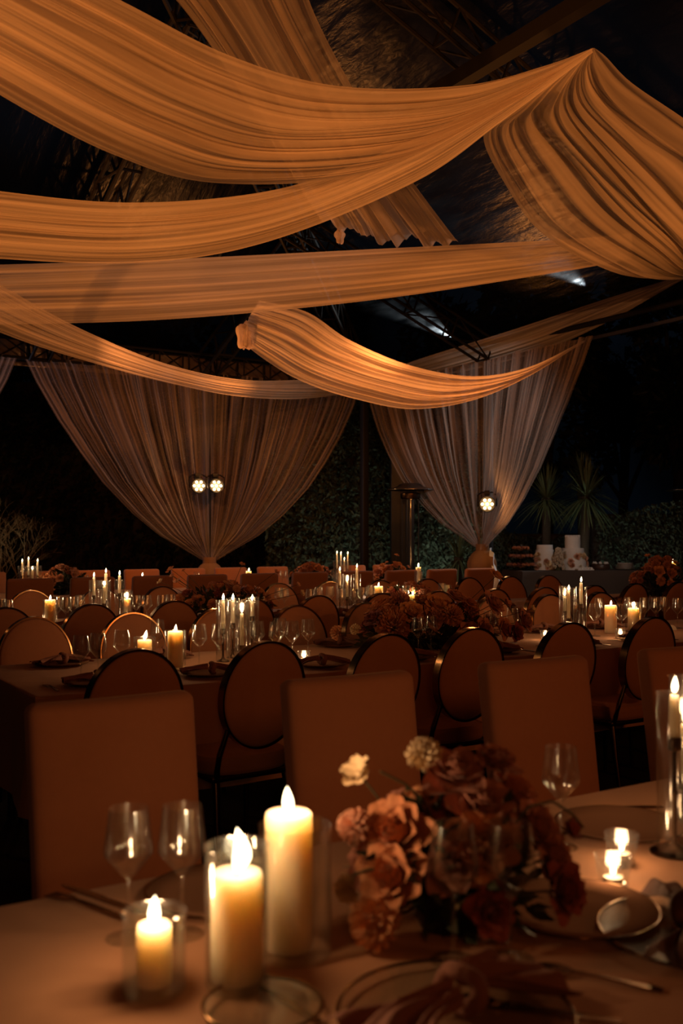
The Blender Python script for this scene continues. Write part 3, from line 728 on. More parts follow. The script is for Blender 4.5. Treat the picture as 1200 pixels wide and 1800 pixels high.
# ------------------------------------------------------------------ place settings
def make_plate(r=.14, rim='gold', name='dinner_plate'):
    t = thing(name)
    dish = part('dish', MB().lathe([(r*.55, 0), (r*.6, .003), (r*.68, .008), (r*.98, .017), (r, .0185), (r*.98, .0205), (r*.68, .012), (r*.6, .0075), (0, .0065)], 64), M['china'], t)
    g = MB(); g.grid(lambda u, v: Vector(((r+.0018*math.cos(2*PI*v))*math.cos(2*PI*u), (r+.0018*math.cos(2*PI*v))*math.sin(2*PI*u), .0188+.0018*math.sin(2*PI*v))), 64, 8, closed_u=True)
    part('gold_edge', g, M['gold'], dish); return t
def make_glass_plate(r=.16):
    t = thing('glass_plate')
    dish = part('dish', MB().lathe([(r*.6, 0), (r*.7, .006), (r, .012), (r, .0145), (r*.7, .009), (0, .005)], 64), M['smoke'], t)
    g = MB(); g.grid(lambda u, v: Vector(((r+.003*math.cos(2*PI*v))*math.cos(2*PI*u), (r+.003*math.cos(2*PI*v))*math.sin(2*PI*u), .0135+.0025*math.sin(2*PI*v))), 72, 8, closed_u=True)
    part('gold_edge', g, M['gold'], dish); return t
def make_napkin(m='napkin', sc=1., seed=1):
    t = thing('knotted_napkin'); r = random.Random(seed)
    for sg in (-1, 1):
        def fn(u, v, sg=sg):
            w = (.012+.062*v**.9)*sc; x = sg*(.012+.125*v)*sc
            y = w*(2*u-1)*(1-.1*math.sin(5*v))+.012*sc*math.sin(4*v+sg)
            z = (.030-.018*v+(.008*math.sin(u*PI*4+sg+3*v)+.005*math.sin(u*PI*9+2*v))+.01*math.sin(PI*u))*sc
            return Vector((x, y, max(z, .004)))
        part('tail', MB().grid(fn, 42, 18), M[m], t)
    kn = MB(); kn.grid(lambda u, v: Vector(((.010+.014*math.cos(2*PI*v)+.004*math.sin(6*PI*u))*sc*1.0, (.027+.011*math.sin(2*PI*v+.4*math.sin(4*PI*u)))*math.cos(2*PI*u)*sc, (.028+(.022+.010*math.sin(2*PI*v))*math.sin(2*PI*u))*sc)), 36, 14, closed_u=True)
    part('knot', kn, M[m], t); return t
def outline_cutlery(kind):
    def knife():
        return [(-.006, 0), (.006, 0), (.0075, .05), (.006, .1), (.009, .115), (.0105, .17), (.007, .215), (0, .228), (-.004, .21), (-.005, .11)]
    if kind == 'knife': return [knife()]
    h = [(-.0065, 0), (.0065, 0), (.007, .02), (.0035, .09), (.0035, .125), (.011, .145), (.0125, .16)]
    if kind == 'fork':
        r = [(.0125, .2), (.0095, .2), (.0092, .165), (.006, .165), (.0055, .2), (.0022, .2), (.002, .165)]
        l = [(-x, y) for x, y in reversed(h+r)]
        return [h+r+l]
    s = [(.0125+.009*math.sin(a), .178-.030*math.cos(a)) for a in []]
    sp = [(.0035, .125)]+[(.021*math.sin(a), .165-.035*math.cos(a)) for a in [PI*k/12 for k in range(1, 24)]]+[(-.0035, .125)]
    return [[(-.0065, 0), (.0065, 0), (.007, .02), (.0035, .09)]+sp+[(-.0035, .09), (-.007, .02)]]
def make_cut(kind):
    mb = MB()
    for poly in outline_cutlery(kind):
        mb.prism(poly, .001, .0035, lambda p: (p[0], p[1], p[2]+.006*max(0, math.sin(min(1, p[1]/.2)*PI*1.0))*(1 if kind != 'knife' else .3)))
    return part({'fork': 'fork', 'knife': 'knife', 'spoon': 'spoon'}[kind], mb, M['cutlery'], smooth=False)
def cut(kind, p, rz, lab=None, row=None):
    o = inst('cut_'+kind, lambda: make_cut(kind), (p[0], p[1], .7605), rz)
    if lab: tag(o, lab, 'cutlery', kind+'s on the front table')
    else: reg(o, row, kind, f'dark metal {kind}', 'cutlery', kind+'s')
    return o
# front table settings
p = P(800, 1795); inst('plate_g', make_glass_plate, (p.x, p.y, .761), 0, 'gold-edged glass charger at the bottom middle under a knotted napkin', 'plate', 'plates on the front table')
inst('nap1', lambda: make_napkin('napkin', 1.15), (p.x+.0, p.y+.0, .768), .25, 'knotted mauve napkin on the charger at the bottom middle', 'napkin', 'napkins on the front table')
p = P(462, 1782); inst('plate_s', lambda: make_glass_plate(.082), (p.x, p.y, .761), 0, 'small clear glass plate at the bottom left before the candles', 'plate', 'plates on the front table')
p = P(1228, 1650); inst('plate_g', make_glass_plate, (p.x, p.y, .761), 0, 'gold-edged glass charger cut by the right edge of the photo', 'plate', 'plates on the front table')
inst('nap2', lambda: make_napkin('napkin_dark', 1.2, 3), (p.x-.0, p.y, .768), .8, 'dark napkin on the charger at the right edge of the photo', 'napkin', 'napkins on the front table')
p = P(1012, 1612); inst('plate_d', make_plate, (p.x, p.y, .761), 0, 'stoneware plate under the right side of the front flowers', 'plate', 'plates on the front table')
p = P(1088, 1462); inst('plate_d', make_plate, (p.x, p.y, .761), 0, 'stoneware plate behind the two tealights', 'plate', 'plates on the front table')
p = P(385, 1590); inst('plate_d', make_plate, (p.x+.02, p.y+.02, .761), 0, 'stoneware plate behind the pair of wine glasses at left', 'plate', 'plates on the front table')
RX = -math.radians(0)
for kind, px, py, rz, lab in (('knife', 1090, 1800, .75, 'knife slanting at the bottom right beside the charger'), ('spoon', 1040, 1795, .72, 'spoon slanting at the bottom right, bowl toward the flowers'),
                              ('knife', 250, 1608, .35, 'dark knife at the left edge of the front table, right one'), ('fork', 218, 1618, .38, 'dark fork at the left edge of the front table'),
                              ('knife', 1165, 1420, 1.1, 'dark knife before the gap between the square-backed chairs'), ('fork', 1150, 1432, 1.12, 'dark fork before the gap between the square-backed chairs'),
                              ('spoon', 1165, 1745, .6, 'spoon at the right edge under the cut-off charger'), ('fork', 560, 1800, .2, 'fork left of the charger at the bottom middle')):
    cut(kind, P(px, py), rz, lab)
# second and third tables
for i, x in enumerate([1.40, 1.95, 2.55, 3.10, 3.70, 4.30, 4.9]):
    reg(inst('plate_d', make_plate, (x, 4.28, .761), 0), 1, 'plate_near', 'stoneware plate at a near place', 'plate', 'near plates')
    reg(inst('nap3', lambda: make_napkin('napkin', 1.0, 5), (x, 4.28, .769), R.uniform(-.4, .4)), 1, 'nap_near', 'knotted mauve napkin at a near place', 'napkin', 'near napkins')
    cut('fork', (x-.19, 4.19), 0, row=1); cut('knife', (x+.19, 4.17), 0, row=1)
for i in range(8):
    x = 1.46+.545*i
    reg(inst('plate_d', make_plate, (x, 5.0, .761), 0), 1, 'plate_far', 'stoneware plate at a far place', 'plate', 'far plates')
    reg(inst('nap3', lambda: make_napkin('napkin', 1.0, 5), (x, 5.0, .769), R.uniform(-.5, .5)), 1, 'nap_far', 'knotted mauve napkin at a far place', 'napkin', 'far napkins')
for i in range(12):
    x = 1.48+.565*i
    reg(inst('plate_d', make_plate, (x, 6.92, .761), 0), 2, 'plate', 'stoneware plate', 'plate', 'plates')
    reg(inst('nap3', lambda: make_napkin('napkin', 1.0, 5), (x, 6.92, .769), R.uniform(-.5, .5)), 2, 'nap', 'knotted mauve napkin', 'napkin', 'napkins')
def make_card():
    mb = MB(); prof = [(.036*math.cos(PI*k/20), .036*math.sin(PI*k/20)) for k in range(21)]
    return part('place_card', mb.prism(prof, -.001, .001, lambda p: (p[0], p[2]+.15*p[1], p[1])), M['card'], smooth=False)
for px, n in ((150, 4.38), (1180, 4.62)):
    p = TP(px, n, .761); reg(inst('card', make_card, tuple(p), -.55), 1, 'card', 'half-round cream place card', 'place card', 'place cards')

# ------------------------------------------------------------------ flowers
def petal(mb, az, tilt, ln, wd, cup, base_r, z0, curl=.0, ruf=0., ph=0.):
    ca, sa = math.cos(az), math.sin(az)
    def fn(u, v):
        s = (2*u-1); wv = wd*math.sin(PI*min(.96, .08+.80*v))**.8
        x = s*wv; r = base_r+ln*v*math.sin(tilt)+curl*v**3*ln; z = z0+ln*v*math.cos(tilt)-curl*.4*v**3*ln
        k = cup*(s*s)*wv
        r -= k*math.cos(tilt*.5)*1.1; z += ruf*v*math.sin(5*s+ph)
        return Vector((r*ca-x*sa, r*sa+x*ca, z))
    mb.grid(fn, 6, 6)
def rose_mesh(seed, n=26, open_=1.):
    r = random.Random(seed); mb = MB()
    for k in range(n):
        f = k/(n-1); az = k*2.399+r.uniform(-.2, .2)
        petal(mb, az, .04+f**1.4*1.0*open_, .60+.30*f, .30+.42*f, 1.0-.45*f, .03+.26*f, .08-.30*f+r.uniform(-.02, .02), .28*f, .03+.03*f, r.uniform(0, 6))
    mb.lathe([(0, -.25), (.16, -.2), (.24, -.02), (.14, .06)], 12)
    return mb
def carnation_mesh(seed, n=70):
    r = random.Random(seed); mb = MB()
    for k in range(n):
        f = k/(n-1); petal(mb, k*2.399, .1+f*1.75, .8+r.uniform(-.05, .1), .2, .25, .03, -.1, .05, .12, r.uniform(0, 6))
    return mb
def open_mesh(seed):
    r = random.Random(seed); mb = MB()
    for k in range(11):
        petal(mb, k*2.399, 1.0+.25*(k % 2)+r.uniform(-.1, .1), .95, .42, .4, .06, 0, -.15, .08, r.uniform(0, 6))
    mb.lathe([(.0, -.1), (.18, -.05), (.2, .1), (.1, .2), (0, .22)], 14)
    return mb
BLOOM = {}
def bloom_me(kind, color, v):
    k = (kind, color, v)
    if k not in BLOOM:
        base = ('b', kind, v)
        if base not in BLOOM: BLOOM[base] = {'rose': rose_mesh, 'carnation': carnation_mesh, 'poppy': open_mesh}[kind](v*7+3)
        BLOOM[k] = BLOOM[base].mesh(kind, M['petal_'+color])
    return BLOOM[k]
def add_bloom(root, kind, color, p, r, d):
    """p in the root's frame, facing d"""
    o = link(kind, bloom_me(kind, color, R.randrange(3)), root)
    o.location = p; o.scale = (r, r, r)
    q = Vector(d).normalized().to_track_quat('Z', 'Y'); o.rotation_mode = 'QUATERNION'
    from mathutils import Quaternion
    o.rotation_quaternion = q @ Quaternion((0, 0, 1), R.uniform(0, 6)); return o
def leaf_quad(mb, p, d, ln, wd, rr):
    d = Vector(d).normalized(); s = d.cross(Vector((rr.uniform(-1, 1), rr.uniform(-1, 1), rr.uniform(-1, 1)))).normalized(); n = d.cross(s)
    b = len(mb.v); p = Vector(p)
    for q in (p, p+d*ln*.5+s*wd+n*wd*.3, p+d*ln, p+d*ln*.5-s*wd+n*wd*.3, p+d*ln*.5): mb.v.append(tuple(q))
    mb.f += [(b, b+1, b+4), (b+1, b+2, b+4), (b+4, b+2, b+3), (b, b+4, b+3)]
def foliage(c, rad, n, ln, wd, rr):
    mb = MB()
    for _ in range(n):
        d = Vector((rr.gauss(0, 1), rr.gauss(0, 1), rr.gauss(.2, .8))).normalized(); k = rr.uniform(.2, .92)
        p = Vector(c)+Vector((d.x*rad[0], d.y*rad[1], d.z*rad[2]))*k
        if p.z < .02: p.z = .02+rr.random()*.03
        leaf_quad(mb, p, d+Vector((rr.uniform(-.6, .6), rr.uniform(-.6, .6), rr.uniform(-.4, .6))), ln*rr.uniform(.6, 1.2), wd*rr.uniform(.6, 1.2), rr)
    return mb
def bowl(root, rx, ry, h):
    mb = MB().lathe([(.6, 0), (.7, .05), (1, .9), (1.02, 1), (.96, 1), (.65, .1), (0, .08)], 36)
    mb.v = [(x*rx, y*ry, z*h) for x, y, z in mb.v]; part('bowl', mb, M['black'], root)
# front arrangement: each bloom where the photo shows it
c0 = P(800, 1628); root = thing('flower_arrangement', (c0.x, c0.y, .761), 0, 'large low arrangement of roses on the front table, blurred beside the candles', 'flowers', 'flower centrepieces')
bowl(root, .09, .07, .08)
ctr = Vector((c0.x, c0.y, .85)); zc = proj(c0)[2]
FR = [('poppy', 'cream', 632, 1362, 0, 78), ('carnation', 'cream', 745, 1325, .02, 66), ('carnation', 'blush', 622, 1452, -.06, 62), ('rose', 'mauve', 800, 1365, 0, 100), ('rose', 'rust', 700, 1470, -.06, 110),
      ('rose', 'mauve', 845, 1420, -.03, 100), ('rose', 'rust', 900, 1395, .04, 85), ('rose', 'burgundy', 770, 1455, .02, 90), ('rose', 'mauve', 655, 1520, -.06, 75), ('rose', 'rust', 692, 1545, -.11, 100),
      ('rose', 'peach', 735, 1415, .03, 70), ('carnation', 'peach', 655, 1622, -.13, 88), ('rose', 'mauve', 800, 1520, -.11, 95), ('rose', 'rust', 850, 1490, -.1, 100), ('rose', 'mauve', 935, 1460, -.02, 95),
      ('rose', 'mauve', 965, 1505, -.04, 80), ('rose', 'burgundy', 985, 1565, -.09, 84), ('carnation', 'cream', 610, 1562, -.02, 52),
      ('rose', 'burgundy', 860, 1600, -.13, 75), ('rose', 'mauve', 870, 1340, .03, 70), ('poppy', 'burgundy', 1000, 1460, 0, 55),
      ('rose', 'mauve', 830, 1450, .06, 80), ('rose', 'mauve', 700, 1420, .06, 70)]
st = MB()
for kind, colr, px, py, dz, sz in FR:
    q = D(px, py, zc+dz*.9); d = (q-ctr); d.z = d.z*.8+.05; d = d.normalized()+Vector((-CA, -SA, .25))*.55
    add_bloom(root, kind, colr, q-root.location, sz/2/FPX*zc*(1.12 if kind != 'poppy' else 1.0), d)
    lq = q-root.location; st.tube([Vector((lq.x*.15, lq.y*.15, .07)), lq*.6+Vector((0, 0, .02)), lq], .0022, 5)
def arc(pts, r=.0025): st.tube([D(px, py, zc+dz)-root.location for px, py, dz in pts], r, 6)
arc([(760, 1440, 0), (742, 1405, 0), (712, 1378, -.02), (668, 1356, -.03)]); arc([(895, 1460, -.05), (930, 1418, -.05), (970, 1408, -.05), (1005, 1430, -.05), (1025, 1455, -.05)]); arc([(620, 1538, -.1), (650, 1528, -.1), (720, 1540, -.1)])
part('stems', st, M['stem'], root); part('foliage', foliage((0, 0, .09), (.17, .15, .13), 420, .05, .012, R), M['leaf'], root)
# second table, long low arrangement
def arrangement(row, px, n, label, listed=None, size=(.5, .24, .25), count=34, seed=1, cols=None, tall=()):
    rr = random.Random(seed); c = TP(px, n); root = thing('flower_arrangement', (c.x, c.y, .761), 0, label, 'flowers', 'flower centrepieces')
    bowl(root, size[0]*.35, size[1]*.35, .07); z0 = proj(c)[2]
    cols = cols or ['mauve', 'rust', 'burgundy', 'peach', 'blush', 'rust', 'mauve']
    st = MB(); blooms = []
    for it in (listed or []):
        kind, colr, bx, by, dz, sz = it; q = D(bx, by, z0+dz)-root.location; blooms.append((kind, colr, q, sz/2/FPX*z0))
    for _ in range(count):
        a = rr.uniform(0, 2*PI); e = rr.uniform(.05, 1.)**.8*PI/2; k = rr.uniform(.75, 1.)
        q = Vector((size[0]*math.cos(a)*math.cos(e)*k, size[1]*math.sin(a)*math.cos(e)*k, .06+size[2]*math.sin(e)*k))
        blooms.append((rr.choice(['rose', 'rose', 'carnation', 'rose']), rr.choice(cols), q, rr.uniform(.036, .062)))
    for bx, by, colr, sz in tall:
        q = D(bx, by, z0)-root.location; blooms.append((rr.choice(['poppy', 'rose']), colr, q, sz/2/FPX*z0))
    for kind, colr, q, r_ in blooms:
        if q.z < r_*.9: q.z = r_*.9
        add_bloom(root, kind, colr, q, r_, Vector((q.x/size[0], q.y/size[1]-.3, q.z/size[2]*.8)))
        st.tube([Vector((q.x*.2, q.y*.2, .06)), q*.65+Vector((0, 0, .02)), q], .002, 5)
    part('stems', st, M['stem'], root); part('foliage', foliage((0, 0, .08), (size[0]*.95, size[1]*.95, size[2]*.8), 520, .07, .016, rr), M['leaf'], root)
arrangement(1, 752, 4.62, 'long low flower arrangement on the second table, right of the middle tapers',
    [('carnation', 'peach', 592, 1112, -.1, 30), ('carnation', 'cream', 624, 1106, -.2, 22), ('rose', 'rust', 668, 1072, 0, 56), ('carnation', 'mauve', 700, 1060, .1, 50), ('carnation', 'rust', 690, 1100, -.2, 70),
     ('rose', 'rust', 745, 1060, 0, 40), ('rose', 'mauve', 760, 1088, -.15, 48), ('carnation', 'rust', 795, 1082, -.15, 46), ('rose', 'peach', 765, 1065, -.1, 42), ('rose', 'mauve', 800, 1050, 0, 36), ('rose', 'rust', 826, 1060, 0, 26),
     ('rose', 'mauve', 850, 1105, -.25, 34), ('rose', 'rust', 885, 1105, -.15, 36), ('rose', 'mauve', 920, 1092, 0, 40), ('rose', 'burgundy', 905, 1112, -.15, 34), ('rose', 'mauve', 865, 1062, 0, 44), ('poppy', 'mauve', 890, 1060, 0, 22),
     ('rose', 'peach', 725, 1080, -.15, 46), ('rose', 'burgundy', 650, 1100, -.1, 40), ('rose', 'mauve', 820, 1112, -.2, 42)],
    (.55, .2, .2), 22, 2, ['mauve', 'burgundy', 'plum', 'rust'], tall=((872, 1012, 'peach', 24), (935, 1070, 'cream', 16), (692, 1030, 'rust', 24)))
arrangement(2, 392, 7.2, 'flower arrangement on the third table, left of centre', None, (.48, .26, .2), 40, 3, tall=((300, 1000, 'peach', 13), (295, 1006, 'rust', 10), (302, 1012, 'blush', 10), (282, 1023, 'cream', 16), (312, 1023, 'blush', 20), (425, 993, 'rust', 14), (485, 1006, 'mauve', 13), (523, 1028, 'blush', 13), (530, 1043, 'cream', 15), (322, 1003, 'rust', 8)))
arrangement(2, 1162, 7.3, 'big mounded flower arrangement at the right edge, below two tall roses', None, (.36, .3, .34), 66, 4, ['rust', 'mauve', 'peach', 'rust'], tall=((1138, 978, 'peach', 13), (1157, 987, 'blush', 18), (1185, 990, 'peach', 18)))
arrangement(2, 720, 7.25, 'flower arrangement on the third table, behind the long low one', None, (.26, .2, .16), 20, 9, tall=())
arrangement(3, 115, 11.0, 'small flower arrangement on the farthest table, at its left', None, (.3, .24, .26), 24, 5, ['peach', 'blush', 'rust'], tall=((132, 1003, 'blush', 14), (124, 1009, 'peach', 14), (94, 1018, 'blush', 9), (98, 1030, 'peach', 11)))
arrangement(3, 548, 11.0, 'small flower arrangement on the farthest table, near the middle', None, (.3, .24, .24), 20, 6, ['peach', 'rust', 'mauve'], tall=((552, 994, 'peach', 9), (520, 1003, 'blush', 9)))
arrangement(3, 690, 11.0, 'small flower arrangement on the farthest table, before the patio heater', None, (.3, .24, .22), 18, 8, ['peach', 'rust', 'mauve'], tall=((697, 976, 'peach', 8), (680, 989, 'blush', 8), (717, 997, 'blush', 9)))

# ------------------------------------------------------------------ dessert table, cakes
dA, dB = D(917, 1004, 14.6), D(1150, 1003, 15.0)
dirv = (dB-dA).to_2d(); ang = math.atan2(dirv.y, dirv.x); Ld = dirv.length; DH = dA.z
perp = Vector((-math.sin(ang), math.cos(ang)))
ctr2 = Vector((dA.x, dA.y))+dirv/2+perp*.4
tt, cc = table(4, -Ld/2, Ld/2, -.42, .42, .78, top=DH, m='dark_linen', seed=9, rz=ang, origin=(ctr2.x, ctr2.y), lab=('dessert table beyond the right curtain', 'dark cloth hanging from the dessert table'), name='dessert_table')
def on_desk(px, back): 
    dxp = (px-600)/FPX; d = Vector((SA*dxp+CA, -CA*dxp+SA)); base = Vector((dA.x, dA.y))+perp*back; dn = dirv.normalized()
    s = (base.x*dn.y-base.y*dn.x)/(d.x*dn.y-d.y*dn.x); return Vector((d.x*s, d.y*s, DH+.001))
def cake(px, tiers, label, cren=False, seed=0, fl=()):
    p = on_desk(px, .4); t = thing('tiered_cake', p, 0, label, 'cake', 'cakes on the dessert table'); z = 0
    for k, (r, h) in enumerate(tiers):
        mb = MB().lathe([(r, z), (r*1.01, z+h*.5), (r*.995, z+h-.012), (r*.96, z+h), (0, z+h)], 40)
        if cren and k == len(tiers)-1:
            for j in range(10):
                a = 2*PI*j/10; mb.lathe([(.018, 0), (.02, .015), (.012, .03), (0, .034)], 10, (r*.86*math.cos(a), r*.86*math.sin(a), z+h-.004))
        part('tier', mb, M['icing'], t); z += h
    rr = random.Random(seed)
    for k in range(36):
        a = rr.uniform(0, 2*PI); zz = rr.uniform(0, 1)**1.4*tiers[0][1]*1.5; r = tiers[0][0]*1.02 if zz < tiers[0][1] else tiers[1][0]*1.05
        add_bloom(t, rr.choice(['rose', 'carnation']), rr.choice(fl or ['white', 'blush', 'cream']), Vector((r*math.cos(a), r*math.sin(a), zz+.02)), rr.uniform(.03, .055), (math.cos(a), math.sin(a), .4))
    return t
cake(957, [(.15, .14), (.135, .17), (.12, .07)], 'shorter tiered cake on the dessert table, covered in flowers', False, 1)
cake(1006, [(.20, .16), (.17, .17), (.115, .17)], 'taller tiered cake with a scalloped top on the dessert table', True, 2)
p = on_desk(981, .2); t = thing('flower_cone', p, 0, 'tall cone of white blossoms between the two cakes', 'flowers')
part('cone', MB().lathe([(.055, 0), (.05, .1), (.03, .28), (0, .31)], 20), M['leaf'], t)
for k in range(46):
    f = k/46; a = k*2.399; r = .07*(1-f)+.02; add_bloom(t, 'carnation', 'white', Vector((r*math.cos(a), r*math.sin(a), .03+.30*f)), .03, (math.cos(a), math.sin(a), .3))
def dessert_stand(px, label):
    p = on_desk(px, .4); t = thing('dessert_stand', p, 0, label, 'dessert stand'); rr = random.Random(5)
    part('pole', MB().lathe([(.07, 0), (.07, .006), (.008, .02), (.008, .36), (.014, .37), (0, .39)], 16), M['bronze'], t)
    for z, r in ((.05, .24), (.18, .2), (.3, .13)):
        part('tray', MB().lathe([(r*.2, z), (r, z+.004), (r, z+.012), (r*.2, z+.008)], 36), M['bronze'], t)
        n = int(2*PI*r/.08)
        for k in range(n):
            a = 2*PI*k/n; add_bloom(t, 'carnation', rr.choice(['rust', 'mauve', 'plum']), Vector((r*.8*math.cos(a), r*.8*math.sin(a), z+.035)), .032, (math.cos(a)*.3, math.sin(a)*.3, 1))
dessert_stand(915, 'three-level stand of dark sweets at the left end of the dessert table')
p = on_desk(1055, .42); t = thing('chocolate_cake', p, 0, 'low dark cake topped with pale dots beside the tiered cakes', 'cake', 'cakes on the dessert table')
part('sponge', MB().lathe([(.14, 0), (.145, .02), (.14, .08), (.13, .088), (0, .088)], 36), M['choc'], t)
for k in range(8): part('cream_swirl', MB().lathe([(.022, 0), (.025, .012), (.012, .028), (0, .034)], 12, (.1*math.cos(k*PI/4), .1*math.sin(k*PI/4), .088)), M['icing'], t)
p = on_desk(1027, .12); t = thing('sweet_tray', p, ang, 'small pale tray of sweets before the taller cake', 'tray')
part('tray', MB().box((-.13, -.06, 0), (.13, .06, .02), .005), M['icing'], t)
for i in range(5):
    for j in (0, 1): part('sweet', MB().lathe([(.018, 0), (.02, .01), (.014, .024), (0, .028)], 12, (-.1+.05*i, -.03+.06*j, .02)), M['icing'], t)
p = on_desk(1098, .4)
for k in range(6): tag(part('side_plate', MB().lathe([(.09, 0), (.15-.006*k, .012), (.152-.006*k, .016), (.09, .006), (0, .005)], 36), M['icing'], loc=(p.x, p.y, p.z+.0165*k)),
    f'{["bottom", "second", "third", "fourth", "fifth", "topmost"][k]} white plate of the stack on the dessert table', 'plate', 'stacked plates on the dessert table')

# ------------------------------------------------------------------ patio heaters
def make_heater():
    t = thing('patio_heater')
    part('base', MB().lathe([(.24, 0), (.24, .05), (.2, .09), (.19, .6), (.16, .66), (.12, .68)], 32), M['bronze'], t)
    part('glass_tube', MB().lathe([(.07, .66), (.07, 1.98)], 32, caps=False), M['smoke'], t)
    for k in range(4):
        a = PI/4+k*PI/2; part('guard_rod', MB().tube([(.125*math.cos(a), .125*math.sin(a), .66), (.125*math.cos(a), .125*math.sin(a), 2.0)], .009, 8), M['black'], t)
    part('collar', MB().lathe([(.14, 1.96), (.15, 1.98), (.15, 2.04), (.1, 2.06)], 32), M['bronze'], t)
    part('reflector_cap', MB().lathe([(.36, 2.095), (.36, 2.10), (.2, 2.15), (.16, 2.185), (.1, 2.2), (0, 2.203), (0, 2.19), (.19, 2.14), (.35, 2.09)], 48, caps=False), M['steel'], t)
    part('tube_glint', flame_mb(.3, .007, .03, .02), M['orange_glint'], t, loc=(0, 0, .95))  # no real flame: glowing sliver shaped like a reflection in the glass
    return t
p = D(721, 940, 15.05); inst('heater', make_heater, (p.x, p.y, 0), 0, 'dark patio heater beside the greyer curtain, left of it', 'patio heater', 'patio heaters')
p = D(1213, 940, 15.2); inst('heater', make_heater, (p.x, p.y, 0), 0, 'patio heater cut by the right edge of the photo', 'patio heater', 'patio heaters')
# dark square corner post beyond the drapes
tp = D(706, 940, 16.6); tw = thing('corner_tower', (tp.x, tp.y, 0), -.55, 'tall black square tower behind the patio heater', 'tower')
part('column', MB().box((-.19, -.19, 0), (.19, .19, 3.7), .01), M['black'], tw); part('base_plate', MB().box((-.3, -.3, 0), (.3, .3, .03)), M['black'], tw)

# ------------------------------------------------------------------ garden
def leaf_cloud(n, fn, ln, wd, seed):
    rr = random.Random(seed); mb = MB()
    for _ in range(n):
        p, d = fn(rr); leaf_quad(mb, p, d+Vector((rr.uniform(-.8, .8), rr.uniform(-.8, .8), rr.uniform(-1., .5))), ln*rr.uniform(.6, 1.3), wd*rr.uniform(.6, 1.3), rr)
    return mb
def hedge(px0, px1, z, h, depth, label, n, m='hedge', ln=.16, wd=.035, seed=1, lumps=3.):
    a, b = D(px0, 940, z), D(px1, 940, z); c = (a+b)/2; L = (b-a).to_2d().length; ang = math.atan2((b-a).y, (b-a).x)
    t = thing('hedge', (c.x, c.y, 0), ang, label, 'hedge', 'hedges in the garden')
    def fn(rr):
        x = rr.uniform(-L/2, L/2); zz = h*(1-rr.random()**1.3*.98); k = .75+.25*math.sin(x*lumps+seed)*math.cos(zz*2.2+seed)
        return Vector((x, -depth*k*rr.uniform(.55, 1), zz*(.92+.08*math.sin(x*2.3+seed)))), Vector((0, -1, -.2))
    part('leaves', leaf_cloud(n, fn, ln, wd, seed), M[m], t, smooth=False)
    part('branches', MB().box((-L/2, -.05, 0), (L/2, depth*.3, h*.9), .05), M['bark'], t)
hedge(470, 700, 20.5, 5.2, .8, 'tall leafy hedge behind the gap between the two tied curtains', 9000, seed=2)
hedge(690, 880, 19.2, 3.4, .7, 'hedge behind the patio heater and greyer curtain', 6500, seed=5, ln=.14)
hedge(1040, 1290, 18.2, 2.0, .8, 'low flowering hedge behind the dessert table', 5200, seed=8, ln=.10, wd=.025)
hedge(860, 1050, 18.8, 1.6, .6, 'low hedge behind the two cakes', 3200, seed=11, ln=.11, wd=.025)
hedge(-130, 480, 23.0, 5.5, .9, 'dark hedge behind the wide back curtain', 7000, 'tree', seed=14, ln=.22, wd=.05)
def make_yucca(seed, n, ln, trunk):
    def f():
        rr = random.Random(seed); t = thing('yucca'); mb = MB()
        for k in range(n):
            a = rr.uniform(0, 2*PI); e = rr.uniform(-.7, 1.5); L = ln*rr.uniform(.7, 1.1); w = .018
            d = Vector((math.cos(a)*math.cos(e), math.sin(a)*math.cos(e), math.sin(e))); s = Vector((-math.sin(a), math.cos(a), 0))
            def bl(u, v, d=d, s=s, L=L): return Vector((0, 0, trunk+.06))+d*L*v+Vector((0, 0, -.35*L*v*v*max(.1, math.cos(e))))+s*(2*u-1)*w*(1-v)**.6*(.5+v*1.2 if v < .4 else 1)
            mb.grid(bl, 2, 6)
        part('blades', mb, M['yucca'], t, smooth=False)
        part('trunk', MB().tube([(0, 0, 0), (.03, 0, trunk*.5), (0, 0, trunk+.1)], [.09, .07, .08], 10), M['bark'], t)
        return t
    return f
def yucca(px, py, z, seed, n, ln, label):
    p = D(px, py, z); inst(('yucca', seed), make_yucca(seed, n, ln, p.z-.05), (p.x, p.y, 0), seed, label, 'yucca', 'spiky garden plants')
yucca(960, 880, 16.8, 1, 230, .66, 'left of the two spiky yuccas right of the greyer curtain')
yucca(1030, 876, 16.4, 2, 260, .74, 'right of the two spiky yuccas, above the taller cake')
yucca(1022, 838, 17.6, 4, 90, .5, 'small spiky yucca head rising behind the right yucca')
yucca(806, 985, 15.9, 3, 90, .62, 'low spiky plant at the foot of the greyer curtain, left of its tie')
def make_tree(seed, h, cr):
    def f():
        rr = random.Random(seed); t = thing('tree'); 
        lob = [(Vector((rr.uniform(-.6, .6)*cr, rr.uniform(-.6, .6)*cr, h*rr.uniform(.45, .95))), cr*rr.uniform(.45, .8)) for _ in range(9)]
        def fn(r2):
            c, r_ = r2.choice(lob); d = Vector((r2.gauss(0, 1), r2.gauss(0, 1), r2.gauss(0, 1))).normalized(); return c+d*r_*r2.uniform(.7, 1), d
        part('crown', leaf_cloud(3600, fn, .34, .09, seed), M['tree'], t, smooth=False)
        tr = MB().tube([(0, 0, 0), (.1, .05, h*.3), (0, 0, h*.7)], [.22, .17, .08], 10)
        for c, r_ in lob[:6]: tr.tube([(.05, .02, h*.3), c*.6+Vector((0, 0, h*.12)), c], [.1, .06, .02], 7)
        part('trunk', tr, M['bark'], t); return t
    return f
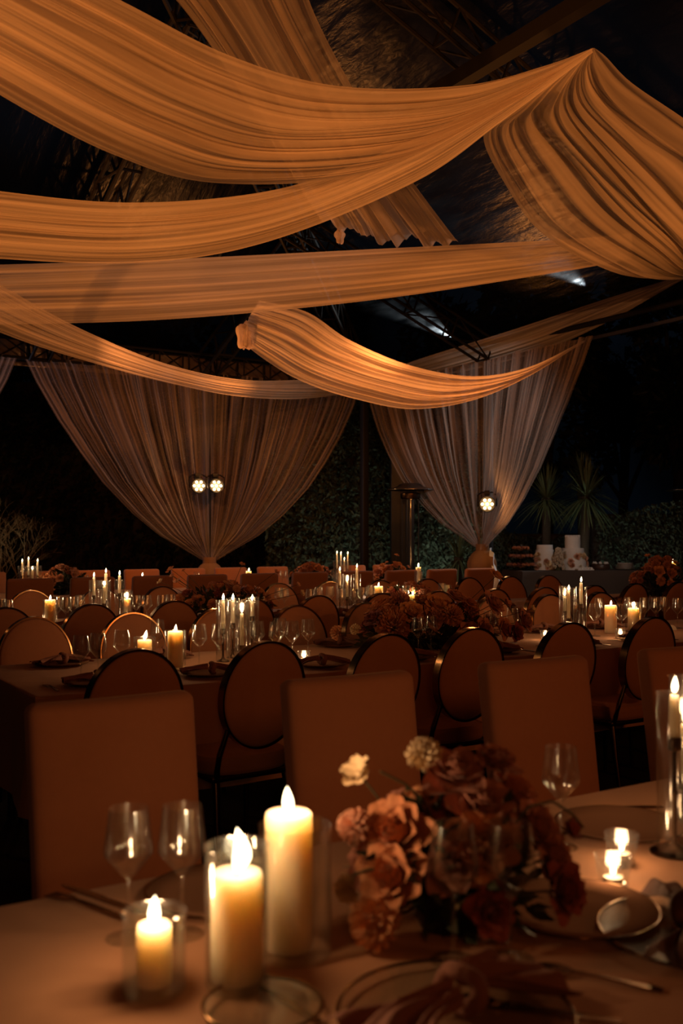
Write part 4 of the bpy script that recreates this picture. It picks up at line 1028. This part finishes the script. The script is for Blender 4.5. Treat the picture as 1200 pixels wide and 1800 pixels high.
for i, (px, z, sd, lab) in enumerate(((30, 29, 1, 'dark tree beyond the left edge curtain'), (290, 29, 2, 'dark tree hidden behind the wide back curtain'), (540, 28, 1, 'dark tree above the tall hedge between the curtains'),
                   (790, 28, 2, 'dark tree behind the greyer curtain'), (955, 26, 3, 'dark tree behind the left yucca'), (1195, 24, 1, 'dark tree behind the low flowering hedge at right'), (1100, 36, 2, 'distant dark tree against the bluish sky'))):
    p = D(px, 940, z); inst(('tree', sd), make_tree(sd, 8.5, 1.5), (p.x, p.y, 0), i*1.3, lab, 'tree', 'trees beyond the tent')
# pale bare shrub at the left
p = D(10, 940, 17.5); t = thing('bare_shrub', (p.x, p.y, 0), 0, 'pale bare twiggy shrub at the left edge', 'shrub'); rr = random.Random(3); tw = MB()
def grow(a, d, L, r, lev):
    b = a+d*L; tw.tube([a, a.lerp(b, .5)+Vector((rr.uniform(-.03, .03), rr.uniform(-.03, .03), 0)), b], [r, r*.8, r*.6], 4)
    if lev:
        for _ in range(3 if lev > 1 else 4):
            nd = (d+Vector((rr.uniform(-.8, .8), rr.uniform(-.8, .8), rr.uniform(-.3, .6)))).normalized(); grow(b if rr.random() < .6 else a.lerp(b, .6), nd, L*rr.uniform(.55, .8), r*.6, lev-1)
for k in range(6): grow(Vector((rr.uniform(-.1, .1), rr.uniform(-.1, .1), 0)), Vector((rr.uniform(-.35, .35), rr.uniform(-.35, .35), 1)).normalized(), .75, .014, 4)
part('twigs', tw, M['twig'], t)
# garden uplights on the planting
def gl(px, z, tpx, tpy, tz, power, col, ang=70): spot('garden_lamp', tuple(D(px, 1040, z)), tuple(D(tpx, tpy, tz)), power, col, ang)
gl(640, 18.0, 600, 930, 20, 24, (.9, 1., .82), 80); gl(770, 17.6, 780, 940, 19, 22, (.9, 1., .82), 80)
gl(1000, 15.6, 1000, 880, 16.8, 44, (.9, 1., .85), 90); gl(1120, 16.2, 1130, 930, 18, 11, (.9, 1., .9), 100); gl(30, 16.2, 15, 860, 17.5, 16, (1., .85, .55), 80)
for (px, py, z), pw in (((1018, 510, 11.84), 170), ((785, 600, 14.4), 190)):
    q = D(px, py, z)+Vector((.12, 0, .10)); spot('roof_glint_spot', tuple(q), tuple(q+Vector((-1, .1, .36))), pw*1.6, COOL, 70, .9, .04)  # unseen spots added above the film to make its pale reflections glow

label_all()
